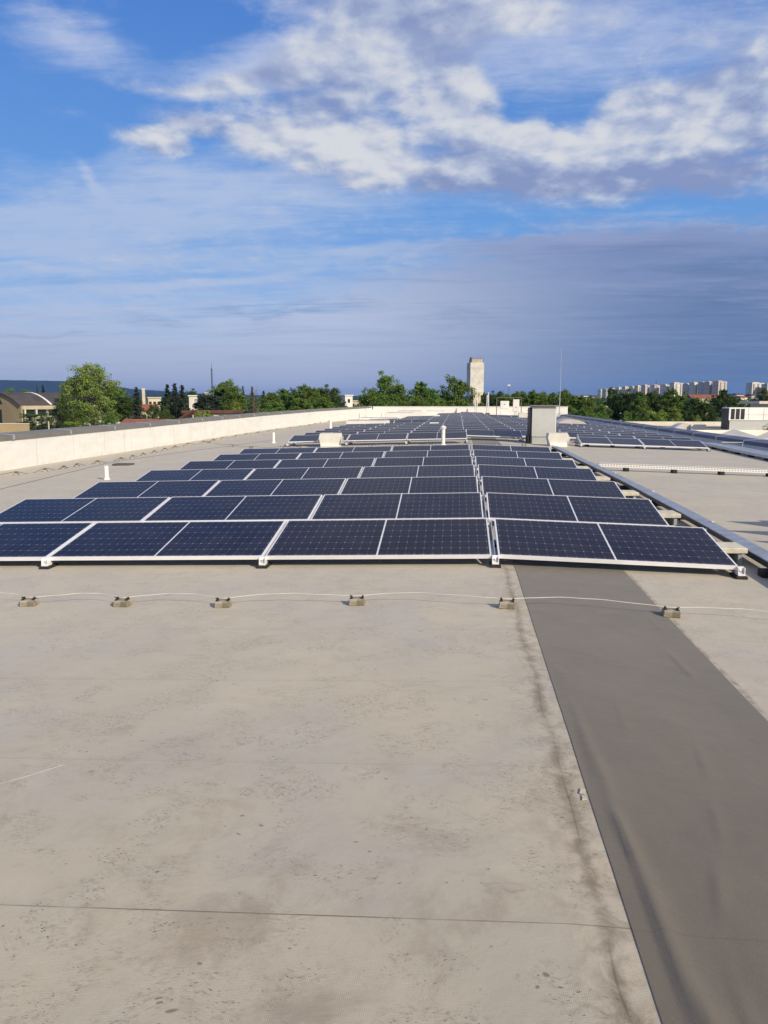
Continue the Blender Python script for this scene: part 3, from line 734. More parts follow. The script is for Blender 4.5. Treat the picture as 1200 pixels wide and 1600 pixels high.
# ------------------------------------------------------------------ lightning conductor wire and its concrete holders
def make_block(small=False):
    r = thing('wire_holder', 'x', 'wire holder')
    b_ = MB(); b_.prism([(-.062, 0), (.062, 0), (.057, .050), (-.057, .050)], 'y', -.045, .045)
    bmesh.ops.bevel(b_.bm, geom=list(b_.bm.edges), offset=.006, segments=1, affect='EDGES')
    b_.build('block', M['conc'], r)
    for sx in (-.042, .042):
        b_ = MB(); b_.box(sx - .009, sx + .009, -.03, .02, .049, .057); b_.box(sx - .006, sx + .006, -.012, -.004, .056, .069); b_.box(sx - .006, sx + .006, .008, .016, .056, .070)
        b_.cyl((sx, -.004, .066), (sx + .008 * (1 if sx > 0 else -1), -.016, .073), .004, n=6)
        b_.build('clip', M['clip'], r)
    return r
BLK = make_block(); bf = [True]
def put_block(x, y, rz, label, group, s=1.0):
    x, y = adj(x, y)
    loc = (x, y, zr(x)); rot = (0, math.atan(-.025 if x < XR else .03), rz)
    if bf[0]: bf[0] = False; BLK.location = loc; BLK.rotation_euler = rot; BLK['label'] = label; BLK['group'] = group; o_ = BLK
    else: o_ = dup(BLK, label, loc, rot, (s, s, s), group)
    return o_
fg = [(-3.319, 5.50, .10), (-2.562, 5.49, -.04), (-1.768, 5.47, .06), (-.764, 5.54, .02), (.339, 5.46, -.08), (1.491, 5.46, -.1), (2.60, 5.30, .1), (-4.15, 5.52, .0)]
desc = ['leftmost concrete block under the foreground wire', 'second concrete block from left under the foreground wire', 'third concrete block from left under the foreground wire',
        'concrete block under the foreground wire below middle of nearest panel row', 'concrete block under the wire just left of grey walkway', 'darker concrete block under the wire at right edge of grey walkway',
        None, None]
for (x, y, a), d_ in zip(fg, desc):
    if d_ is None: continue
    put_block(x, y, a, d_, 'concrete holders of the foreground wire')
def wire_through(pts, r, m_, label, sag=.0, jit=.01, seed=1, zoff=.092, name='wire'):
    rn = random.Random(seed); P = []; pts = [adj(*p) for p in pts]
    for i, (a, c_) in enumerate(zip(pts, pts[1:])):
        n = 22; ph = rn.uniform(-1, 1); bend = rn.uniform(.5, 1.3) * jit; d2 = rn.uniform(-1, 1) * jit * .6
        for k in range(n):
            s_ = k / n; x = a[0] + (c_[0] - a[0]) * s_; y = a[1] + (c_[1] - a[1]) * s_
            hump = math.sin(math.pi * s_)
            y += bend * hump + d2 * math.sin(2 * math.pi * s_) + jit * .10 * math.sin(23 * s_ + ph * 3) * hump
            P.append((x, y, zr(x) + zoff - sag * hump * (1 + .4 * math.sin(3 * s_ + ph))))
    P.append((pts[-1][0], pts[-1][1], zr(pts[-1][0]) + zoff))
    return tag(MB().tube(P, r, 6).build(name, m_), label, 'wire')
wire_through([(-5.6, 5.5)] + sorted([(x, y) for x, y, a in fg]) + [(4.2, 5.2)], .0027, M['wire'], 'thin pale lightning conductor wire crossing foreground over concrete blocks', -.010, .07, 3, .066)

# holders and wire along the left parapet
lw = [(-10.25, 16.8), (-10.0, 17.6), (-9.9, 18.3), (-9.92, 19.0), (-9.80, 19.9), (-9.60, 20.9), (-9.66, 21.8), (-9.8, 22.9), (-9.9, 24.0), (-10.06, 25.3), (-10.2, 26.6), (-10.3, 28.2), (-10.2, 29.7), (-10.3, 31.2),
      (-10.4, 32.8), (-10.35, 34.6), (-10.4, 36.5), (-10.3, 38.3), (-10.2, 40.2), (-10.3, 42.3), (-10.0, 44.5), (-9.9, 46.7), (-9.8, 49), (-9.9, 51.5), (-10, 54), (-9.9, 56.6), (-9.8, 59.3), (-9.9, 62.0), (-9.8, 65.0)]
for i, (x, y) in enumerate(lw):
    put_block(x, y, R(95) + rnd.uniform(-.2, .2), f'small concrete wire holder at foot of left parapet, {ORD[i]} from the front', 'wire holders along the left parapet', 1.15)
wire_through([(-10.2, 9)] + lw, .006, M['wired'], 'dark conductor wire along the left parapet on small holders', .07, .05, 5)
wire_through([(-7.8, 9.5), (-8.75, 13.736), (-9.1, 16.5), (-9.55, 20.0), (-9.0, 24), (-8.3, 27), (-7.6, 31)], .007, M['wired'], 'thin dark cable lying loose on roof left of the near panels', .0, .12, 8, .008, 'cable')
b2 = [(-9.95, 29.6), (-8.11, 26.6), (-7.02, 25.2), (-5.9, 24.9), (-5.3, 24.8), (-2.95, 24.7), (-1.96, 24.6), (-.9, 24.7), (1.1, 24.9), (2.0, 25.3)]
for i, (x, y) in enumerate(b2):
    put_block(x, y, rnd.uniform(-.2, .2), f'concrete wire holder in the gap between panel blocks, {ORD[i]} from left', 'wire holders in the gap between blocks', 1.2)
wire_through([(-10.1, 29.6)] + b2[1:] + [(3.6, 26.0)], .005, M['wired'], 'thin wire running through the gap between panel blocks', .04, .05, 12)
b3 = [(3.75, 26.4), (4.2, 26.6), (5.1, 26.9), (6.05, 27.1), (6.85, 27.2), (7.45, 27.4), (7.98, 27.2)]
for i, (x, y) in enumerate(b3):
    put_block(x, y, rnd.uniform(-.2, .2), f'concrete wire holder in front of right far panels, {ORD[i]} from left', 'wire holders before the right far panels', 1.2)
# dark old mat pieces by the wall
b = MB(); b.box(-9.15, -8.65, 19.6, 19.95, zr(-8.8) + .003, zr(-8.8) + .05, .02); tag(b.build('sandbag', M['wired']), 'flat dark brown bag lying on roof near left parapet', 'bag')

# ------------------------------------------------------------------ vent pipes
def pipe(x, y, h, r, label, cap=False):
    x, y = adj(x, y); z = zr(x); t_ = thing('vent_pipe', label, 'vent pipe', (x, y, z))
    MB().cyl((0, 0, -.02), (0, 0, h), r, n=20).build('pipe', M['pvc'], t_, False)
    MB().cyl((0, 0, -.01), (0, 0, .05), r * 1.7, r * 1.1, n=20).build('flashing', M['white'], t_)
    if cap:
        MB().cyl((0, 0, h - .02), (0, 0, h + .03), r * 1.5, n=20).cyl((0, 0, h + .03), (0, 0, h + .09), r * 1.7, r * .3, n=20).build('cap', M['pvc'], t_)
pipe(-7.40, 15.4, .30, .045, 'short white vent pipe behind left end of third panel row')
pipe(-7.1, 28.6, .42, .055, 'white vent pipe on bare roof left of the far panels, nearer one')
pipe(-.62, 25.2, .58, .065, 'white capped vent pipe in the gap between the panel blocks', True)
pipe(-6.78, 39.4, .60, .08, 'white vent pipe left of long skylight beyond the boxy vent')
pipe(-7.5, 56.5, .62, .10, 'farthest plain white vent pipe near the left far corner')
pipe(-6.6, 63.5, .45, .09, 'small stub vent pipe near the far left corner')

# ------------------------------------------------------------------ boxy roof vents, skylights
def boxvent(x, y, w, d, h, label, m_=None, kerb=True):
    x, y = adj(x, y)
    t_ = thing('roof_vent_box', label, 'vent box', (x, y, zr(x)))
    b_ = MB(); b_.prism([(-w / 2 * .86, .12), (w / 2 * .86, .12), (w / 2, .12 + h * .55), (w / 2 * .9, .12 + h), (-w / 2 * .9, .12 + h), (-w / 2, .12 + h * .55)], 'y', -d / 2, d / 2)
    b_.build('hood', m_ or M['beige'], t_)
    if kerb: MB().box(-w * .42, w * .42, -d * .62, d * .5, -.03, .12, .01).build('kerb', M['white'], t_)
    b_ = MB(); b_.box(w / 2 * 1.0, w / 2 * 1.12, -d * .3, d * .3, .14, .12 + h * .7); b_.build('damper', M['fan'], t_)
boxvent(-4.35, 25.35, .74, .6, .36, 'beige faceted vent box standing before left far panels')
boxvent(3.15, 26.2, .70, .75, .33, 'low beige vent box right in front of the tall grey fan housing')
boxvent(4.35, 56.3, .80, .8, .52, 'beige vent box left of grey fan housing, far among the panels')
def smallbox(x, y, w, h, label):
    x, y = adj(x, y)
    t_ = thing('junction_cabinet', label, 'cabinet', (x, y, zr(x)))
    MB().box(-w / 2, w / 2, -.15, .15, .22, .22 + h, .01).build('cabinet', M['white'], t_)
    MB().box(-w / 2 + .04, -w / 2 + .08, -.03, .03, -.02, .22).build('leg', M['galvw'], t_); MB().box(w / 2 - .08, w / 2 - .04, -.03, .03, -.02, .22).build('leg', M['galvw'], t_)
smallbox(-1.35, 37.2, .46, .18, 'small white cabinet standing between far rows, nearer of two')
smallbox(-1.75, 53.4, .42, .22, 'small white cabinet standing between far rows, farther of two')
for i, (x0, x1, y0, y1, h, lab) in enumerate(SKY):
    t_ = thing('skylight', lab, 'skylight', ((x0 + x1) / 2, (y0 + y1) / 2, zr((x0 + x1) / 2))); w, d = x1 - x0, y1 - y0
    MB().box(-w / 2, w / 2, -d / 2, d / 2, -.05, h, .015).build('kerb', M['white'], t_)
    MB().box(-w / 2 + .06, w / 2 - .06, -d / 2 + .06, d / 2 - .06, h, h + .05, .02).build('lid', M['dome'], t_)
x0, x1, y0, y1 = DOME; t_ = thing('skylight', 'large skylight with pale grey curved dome right of the fan housing', 'skylight', ((x0 + x1) / 2, (y0 + y1) / 2, zr(6))); w, d = x1 - x0, y1 - y0
MB().box(-w / 2, w / 2, -d / 2, d / 2, -.05, .20, .02).build('kerb', M['white'], t_)
b = MB(); pr = [(-w / 2 + .05, .20)] + [((-w / 2 + .05) + (w - .1) * i / 10, .20 + .30 * math.sin(math.pi * i / 10) ** .7) for i in range(1, 10)] + [(w / 2 - .05, .20)]
b.prism(pr, 'y', -d / 2 + .05, d / 2 - .05); b.build('dome', M['dome'], t_, False)

# tall fan housing
t_ = thing('fan_housing', 'tall dull grey sheet metal fan housing with overhanging lid and dark louvred side', 'ventilation unit', (3.08, 28.75, zr(3.08)))
MB().box(-.42, .42, -.45, .45, .26, 1.34, .006).build('casing', M['fan'], t_)
MB().box(-.52, .52, -.55, .55, 1.345, 1.39, .008).build('lid', M['cope'], t_)
b = MB(); b.box(-.50, -.425, -.40, .42, .14, 1.30)
for k in range(9): b.box(-.53, -.50, -.38, .40, .22 + k * .12, .24 + k * .12)
b.build('louvre', M['dark'], t_)
b = MB(); b.box(-.40, .40, -.42, .42, -.04, .258); b.build('base', M['fan'], t_)
b = MB(); b.box(-.62, -.44, -.46, -.30, -.02, .34); b.cyl((-.55, -.5, .3), (-.55, -.5, .05), .03); b.cyl((-.44, -.5, .38), (-.46, -.5, .0), .025); b.build('motor', M['dark'], t_)
b = MB(); b.box(.425, .45, -.40, -.36, .3, 1.3); b.box(.425, .47, -.1, .0, .8, .9); b.box(.425, .46, -.1, .0, .5, .56); b.build('flange', M['galvw'], t_)

# lightning mast
t_ = thing('lightning_mast', 'tall thin grey lightning mast rising into the sky at right rear of roof', 'mast', (9.9, 77.3, zr(9.9)))
MB().cyl((0, 0, 0), (0, 0, 3.1), .045, .035, 8).cyl((0, 0, 3.1), (0, 0, 6.7), .028, .014, 8).build('pole', M['galv'], t_)
b = MB(); [b.cyl((math.cos(a) * .5, math.sin(a) * .5, .05), (0, 0, .6), .02, n=6) for a in (0, 2.1, 4.2)]; b.build('tripod', M['galv'], t_)
for i, (x, y, lab) in enumerate(((1.75, 76.0, 'pair of pale twin poles with round weights before far parapet, left of two'), (2.85, 76.0, 'pair of pale twin poles with round weights before far parapet, right of two'))):
    t_ = thing('twin_pole', lab, 'poles', (x, y, zr(x)), group='twin poles before the far parapet')
    for sx in (-.10, .10): MB().cyl((sx, 0, 0), (sx * .6, 0, 2.3 - (.25 if sx < 0 else 0)), .05, .05, 8).build('pole', M['galvw'], t_)
    MB().box(-.22, .22, -.2, .2, 0, .32, .02).build('foot', M['wired'], t_)
t_ = thing('antenna_pole', 'dark pole with white lower half near the left far corner', 'pole', (-8.3, 75, zr(-8.3)))
MB().cyl((0, 0, .8), (0, 0, 1.6), .05, n=8).build('upper_pole', M['dark'], t_); MB().cyl((0, 0, 0), (0, 0, .75), .09, n=8).build('lower_pole', M['pvc'], t_)

# inverter rack
t_ = thing('inverter_rack', 'steel rack holding two white inverter cabinets before the far parapet', 'equipment rack', (4.75, 74, zr(4.7)))
t_.scale = (1.12, 1, 1.08)
b = MB()
for x in (-1.0, 1.05): b.box(x - .03, x + .03, -.03, .03, 0, 1.72)
b.box(-1.03, 1.08, -.029, .029, 1.68, 1.75); b.box(-1.0, 1.05, -.028, .028, .95, 1.0); b.build('frame', M['wired'], t_)
for x, w, z0, z1 in ((-.35, .72, .75, 1.42), (.60, .52, .50, 1.55)):
    c_ = MB().box(x - w / 2, x + w / 2, -.26, -.032, z0, z1, .02).build('cabinet', M['white'], t_)
    MB().box(x - .05, x + .05, -.275, -.262, z0 + .35, z0 + .42).build('badge', M['cope'], c_)
MB().box(.45, .75, -.2, .1, 0, .48, .01).build('cabinet', M['beige'], t_)
MB().box(-.7, -.0, -.2, .1, .1, .55, .01).build('cabinet', M['white'], t_)

# guessed unseen unit, added right of the frame to throw the toothed shadow
t_ = thing('guessed_shadow_caster', 'unseen guessed air unit right of the frame, three wedges added for its toothed shadow', 'air unit', (5.32, 8.22, zr(5.2)))
MB().box(.15, 1.5, -1.15, 1.0, .08, 1.22, .02).build('casing', M['fan'], t_)
for k, (yc, xt) in enumerate(((.86, -.42), (.08, -.70), (-.62, -.62))):
    MB().prism([(.149, yc + .06), (xt, yc), (.149, yc - .50)], 'z', 1.10, 1.16).build('hood', M['fan'], t_)  # guessed wedges, shaped to give the thrown shadow its teeth
MB().box(.2, 1.4, -1.1, .95, -.05, .08).build('base', M['rubber'], t_)

# ------------------------------------------------------------------ neighbouring lower roof on the right
b = MB(); b.box(10.9, 80, -9, 65, GZ, -1.45); 
tag(b.build('neighbour_roof_block', M['croof']), 'lower neighbouring building with pale felt roof beyond the blue parapet', 'building')
b = MB(); b.box(10.9, 80, 65.42, 82, GZ, -1.13)
tag(b.build('neighbour_roof_block', M['groof']), 'farther neighbouring building with flat grey roof below the air unit', 'building')
b = MB(); b.box(10.9, 80, 65.01, 65.4, GZ, -.92); tag(b.build('parapet_wall', M['croof']), 'low white parapet between the pale and grey neighbouring roofs', 'parapet')
b = MB(); b.box(10.9, 80, 82.01, 82.4, GZ, -.70); tag(b.build('parapet_wall', M['croof']), 'white parapet at far edge of grey neighbouring roof, under trees', 'parapet')
# tapered insulation crickets
for k in range(6):
    xc = 18.8 + k * 3.2; b = MB(); y0_, y1_ = 54.5, 64.6; h = .62
    A = (xc - 1.4, y1_, -1.44); B = (xc + 1.5, y1_, -1.44); C_ = (xc, y0_, -1.44); Dp = (xc + .1, y1_ - .02, -1.44 + h)
    A2 = (xc - 1.4, y1_, -1.6); B2 = (xc + 1.5, y1_, -1.6); C2 = (xc, y0_, -1.6)
    b.face(A, C_, Dp); b.face(C_, B, Dp); b.face(B, A, Dp); b.face(A2, B2, C2)
    tag(b.build('roof_cricket', M['croof']), f'white pyramid-shaped drainage slope on pale neighbouring roof, {ORD[k]} from left', 'roof slope', 'white pyramids on the pale roof')
t_ = thing('skylight', 'low curved white skylight on the grey neighbouring roof', 'skylight', (20.5, 73, -1.13))
b = MB(); b.prism([(-1.1 + 2.2 * i / 10, .55 * math.sin(math.pi * i / 10)) for i in range(11)], 'y', -.9, .9); b.build('dome', M['dome'], t_)
MB().box(.4, 1.7, -1.2, -.95, -.02, .45).build('kerb', M['white'], t_)
# big air conditioner
t_ = thing('rooftop_air_conditioner', 'large white rooftop air conditioner with three dark grilles on neighbouring roof', 'air conditioner', (23.0, 68.5, -1.13))
t_.scale = (1.13, 1.1, 1.06)
MB().box(0, 3.55, 0, 1.7, .85, 1.88, .015).build('upper_casing', M['white'], t_)
MB().box(.08, 3.45, .06, 1.6, .10, .845, .015).build('lower_casing', M['fan'], t_)
MB().box(-.05, 3.6, -.1, 1.75, 0, .098).build('base', M['white'], t_)
for k in range(3): MB().box(.14 + k * .36, .14 + k * .36 + .27, -.02, .10, .95, 1.78).build('grille', M['dark'], t_)
MB().box(-.03, .02, .1, 1.6, .12, 1.8).build('grille', M['dark'], t_)
MB().box(3.0, 3.4, -.35, -.03, .1, .4, .02).build('control_box', M['beige'], t_)
b = MB(); b.box(1.4, 1.44, -.012, .05, .9, 1.85); b.box(2.5, 2.54, -.012, .05, .9, 1.85); b.box(.9, 2.9, -.012, .02, 1.30, 1.33); b.build('panel_seam', M['fan'], t_)
b = MB(); b.tube([(2.7, -.12, .5), (2.8, -.2, .62), (3.2, -.2, .6), (3.3, -.12, .35), (2.9, -.18, .32), (2.7, -.12, .4)], .03); b.build('pipe_loop', M['galv'], t_)
t_ = thing('stair_house', 'pale beige rooftop stair house with flat overhanging roof at right edge', 'roof house', (27.4, 71.5, -1.13))
t_.scale = (1.1, 1.1, 1.15)
MB().box(0, 7, 0, 4, 0, 2.0).build('wall', M['beige'], t_); MB().box(-.9, 7.2, -.3, 4.2, 2.0, 2.2).build('roof', M['slab'], t_)
MB().box(.5, 1.7, -.03, .02, .1, 1.6).build('door', M['groof'], t_)

# ------------------------------------------------------------------ surroundings
F0 = Vector((-math.sin(YAW), math.cos(YAW), 0)); RR = Vector((math.cos(YAW), math.sin(YAW), 0))
def bear(px, D_):
    p = (F0 + RR * (px - 600) / 1213) * D_; return p.x, p.y
def hgt(py, D_): return 1.5 + (624.5 - py) / 1225 * D_

def groundmat():
    m_ = bpy.data.materials.new('ground'); m_.use_nodes = True; q = NT(m_.node_tree); b_ = q.n['Principled BSDF']; b_.inputs['Roughness'].default_value = 1
    P = q.node('ShaderNodeTexCoord').outputs['Object']
    a = q.noise(P, .006, 8, .6); c2 = q.noise(P, .05, 8, .65)
    col = q.mix(q.mr(a, .35, .65), (.035, .060, .018), (.075, .085, .030))
    col = q.mix(q.mr(c2, .55, .62), col, (.11, .10, .07)); col = q.mix(q.mr(c2, .45, .35), col, (.025, .045, .015))
    q.put(b_.inputs['Base Color'], col); return m_
M['ground'] = groundmat()
b = MB(); n = 24; ext = 24000
b.face((-ext, -ext, GZ), (ext, -ext, GZ), (ext, ext, GZ), (-ext, ext, GZ)); struct(b.build('ground', M['ground']))
M['forest'] = mat('forest_hill', (.012, .024, .020), 1, 0, 0, .002, 0, 40, .1, (.018, .032, .024), .9)
def hill(pts, D_, depth, name):
    bm_ = bmesh.new(); rn = random.Random(5); P = []
    for i in range(len(pts) - 1):
        for k in range(10):
            s_ = k / 10; P.append((pts[i][0] + (pts[i + 1][0] - pts[i][0]) * s_, pts[i][1] + (pts[i + 1][1] - pts[i][1]) * s_ + rn.uniform(-.25, .25)))
    P.append(pts[-1]); rows = []
    for (kk, hh) in ((-1.0, 0), (-.6, .35), (-.3, .72), (0, 1), (.5, .7), (1, 0)):
        row = []
        for px, py in P:
            x, y = bear(px, D_ + kk * depth); z0_ = GZ - 2; top = hgt(py, D_)
            row.append(bm_.verts.new((x, y, z0_ + (top - z0_) * hh + (mnoise.noise(Vector((x, y, 0)) * .004) * 6 if 0 < hh < 1 else 0))))
        rows.append(row)
    for A, B in zip(rows, rows[1:]):
        for i in range(len(A) - 1): bm_.faces.new((A[i], A[i + 1], B[i + 1], B[i]))
    me_ = bpy.data.meshes.new(name); bm_.to_mesh(me_); bm_.free(); me_.materials.append(M['forest'])
    for p in me_.polygons: p.use_smooth = True
    o_ = bpy.data.objects.new(name, me_); COL.objects.link(o_); struct(o_); return o_
hill([(-700, 596), (-300, 592), (-60, 593.5), (20, 593.5), (110, 595), (160, 600), (205, 607), (290, 613), (360, 617), (430, 620.5)], 9000, 1500, 'hills')
hill([(-200, 618), (200, 613.5), (255, 612.5), (330, 615), (480, 618.5), (620, 618), (760, 618.5), (930, 617.5), (1250, 616), (1500, 617)], 7000, 900, 'hills')

# foliage
def leafmat(name, c1, c2, dark=.5):
    m_ = bpy.data.materials.new(name); m_.use_nodes = True; q = NT(m_.node_tree); b_ = q.n['Principled BSDF']
    b_.inputs['Roughness'].default_value = .55; b_.inputs['Specular IOR Level'].default_value = .3
    P = q.node('ShaderNodeTexCoord').outputs['Object']; oi = q.node('ShaderNodeObjectInfo').outputs['Random']
    n_ = q.noise(q.vm('ADD', P, q.comb(oi, oi, 0)), .55, 3, .6)
    g = q.node('ShaderNodeNewGeometry')
    col = q.mix(q.mr(n_, .35, .65), c1, c2)
    hv = q.node('ShaderNodeHueSaturation'); q.put(hv.inputs['Color'], col)
    q.put(hv.inputs['Value'], q.m('ADD', q.m('MULTIPLY', oi, .4), q.m('MULTIPLY_ADD', g.outputs['Random Per Island'], .42, .62)))
    q.put(hv.inputs['Hue'], q.m('MULTIPLY_ADD', oi, .03, .485))
    q.put(b_.inputs['Base Color'], hv.outputs[0])
    tr_ = q.node('ShaderNodeBsdfTranslucent'); q.put(tr_.inputs[0], hv.outputs[0])
    ms = q.node('ShaderNodeMixShader'); ms.inputs[0].default_value = .22
    q.l.new(b_.outputs[0], ms.inputs[1]); q.l.new(tr_.outputs[0], ms.inputs[2]); q.l.new(ms.outputs[0], q.n['Material Output'].inputs[0])
    return m_
LM = {'mid': leafmat('leaves_mid', (.075, .150, .020), (.130, .205, .034)), 'birch': leafmat('leaves_birch', (.150, .215, .040), (.205, .265, .055)),
      'dark': leafmat('leaves_dark', (.040, .088, .018), (.070, .125, .026)), 'yellow': leafmat('leaves_yellow', (.17, .24, .035), (.22, .29, .05)),
      'spruce': leafmat('leaves_spruce', (.020, .034, .022), (.032, .050, .030)), 'brown': leafmat('leaves_brown', (.20, .14, .08), (.14, .12, .06))}
M['bark'] = mat('bark', (.10, .08, .06), .95, 0, .4, 4, .5, 12); M['bbark'] = mat('birch_bark', (.38, .36, .30), .8, 0, 0, 3, .2, 12, col2=(.22, .20, .17), v2=.7)
def leaves(verts, faces, c_, r_, n_, size, rn, flat=1.0, up=.3):
    for _ in range(n_):
        d_ = Vector((rn.gauss(0, 1), rn.gauss(0, 1), rn.gauss(0, 1))).normalized() * (r_ * rn.random() ** .45)
        p = c_ + Vector((d_.x, d_.y, d_.z * flat))
        a = Vector((rn.gauss(0, 1), rn.gauss(0, 1), rn.gauss(0, 1) + up)).normalized()
        u = a.orthogonal().normalized(); w_ = a.cross(u); th = rn.random() * 6.28; u, w_ = u * math.cos(th) + w_ * math.sin(th), w_ * math.cos(th) - u * math.sin(th)
        s_ = size * rn.uniform(.6, 1.3); i = len(verts)
        verts += [p - u * s_ * .5, p + w_ * s_ * .32, p + u * s_ * .5, p - w_ * s_ * .32]; faces.append((i, i + 1, i + 2, i + 3))
def tree_proto(kind, seed, leaf, H_=10.0, label_cat='tree'):
    rn = random.Random(seed); V = []; Fc = []; limbs = []
    if kind in ('round', 'birch', 'poplar', 'bare', 'bush'):
        wR = {'round': 3.6, 'birch': 3.5, 'poplar': 2.7, 'bare': 2.6, 'bush': 4.4}[kind]
        z0_ = {'round': .26, 'birch': .20, 'poplar': .14, 'bare': .22, 'bush': .06}[kind] * H_
        lobes = []
        for k in range({'round': 22, 'birch': 34, 'poplar': 22, 'bare': 18, 'bush': 16}[kind]):
            f = (k + .5) / {'round': 22, 'birch': 34, 'poplar': 22, 'bare': 18, 'bush': 16}[kind]
            f = min(1, f); zc = z0_ + (H_ * .93 - z0_) * f
            prof = math.sin(math.pi * min(1, .18 + .74 * f)) ** .7
            a = k * 2.4 + rn.uniform(-.4, .4); rad = wR * prof * rn.uniform(.35, .80)
            lobes.append((Vector((math.cos(a) * rad, math.sin(a) * rad, zc)), rn.uniform(1.0, 1.7) * (1 if kind != 'poplar' else .75)))
        lobes.append((Vector((rn.uniform(-.5, .5), rn.uniform(-.5, .5), H_ * .90)), 1.0))
        for c_, r_ in lobes:
            limbs.append((Vector((0, 0, c_.z * .55)), c_))
            for j in range({'birch': 6, 'bare': 4}.get(kind, 8)):
                d_ = Vector((rn.gauss(0, 1), rn.gauss(0, 1), rn.gauss(0, 1))).normalized() * r_ * rn.uniform(.5, 1.15)
                cc = c_ + d_; limbs.append((c_, cc))
                leaves(V, Fc, cc, r_ * rn.uniform(.40, .66), {'birch': 84, 'bare': 11, 'bush': 50}.get(kind, 50), {'birch': .24, 'bare': .24}.get(kind, .34), rn, .8)
    else:
        nl = 26
        for k in range(nl):
            f = k / (nl - 1); z = H_ * (.10 + .89 * f); rad = 2.5 * (1 - f) ** .85 * rn.uniform(.75, 1.15) + .12
            nb = int(9 * (1 - f)) + 3
            for j in range(nb):
                a = rn.random() * 6.28; L_ = rad * rn.uniform(.7, 1.1)
                for s_ in [x / 5 for x in range(1, 6)]:
                    p = Vector((math.cos(a) * L_ * s_, math.sin(a) * L_ * s_, z - .28 * L_ * s_ + .1 * s_ * s_))
                    leaves(V, Fc, p, .26 + .16 * s_, 5, .38, rn, .5, .8)
                limbs.append((Vector((0, 0, z)), Vector((math.cos(a) * L_, math.sin(a) * L_, z - .2 * L_))))
    root = thing(kind + '_tree', 'x', 'tree' if kind != 'bush' else 'bush')
    root.name = {'round': 'deciduous_tree', 'birch': 'birch_tree', 'poplar': 'poplar_tree', 'bare': 'withered_tree', 'bush': 'bush', 'spruce': 'spruce_tree'}[kind]
    me_ = bpy.data.meshes.new('crown'); me_.from_pydata(V, [], Fc); me_.materials.append(LM[leaf])
    o_ = bpy.data.objects.new('crown', me_); COL.objects.link(o_); o_.parent = root
    b_ = MB(); b_.tube([(0, 0, -.3), (.05, 0, H_ * .25), (-.05, .05, H_ * .55), (0, 0, H_ * .92)], [.24, .19, .12, .03], 8)
    for a, c_ in limbs:
        if (c_ - a).length > .3: b_.tube([a, (a + c_) / 2 + Vector((0, 0, .1)), c_], [.06, .04, .015] if (c_ - a).length > 1.5 else [.03, .02, .01], 4)
    b_.build('trunk', M['bbark'] if kind == 'birch' else M['bark'], root)
    return root
PR = {}
def plant(kind, seed, leaf, px, D_, top, wpx, label, group=None):
    key = (kind, seed, leaf); H_ = hgt(top, D_) - GZ; x, y = bear(px, D_)
    baseW = {'round': 7.0, 'birch': 7.8, 'poplar': 4.8, 'bare': 6.2, 'bush': 9.0, 'spruce': 3.9}[kind]
    sw = (wpx / 1213 * D_) / baseW * (1.12 if kind in ('round', 'poplar') else 1); sc_ = (sw, sw, H_ / 10.2); rz = rnd.random() * 6.28
    if key not in PR:
        PR[key] = r = tree_proto(kind, seed, leaf); r.location = (x, y, GZ); r.rotation_euler = (0, 0, rz); r.scale = sc_; r['label'] = label
        if group: r['group'] = group
    else: r = dup(PR[key], label, (x, y, GZ), (0, 0, rz), sc_, group)
    return r
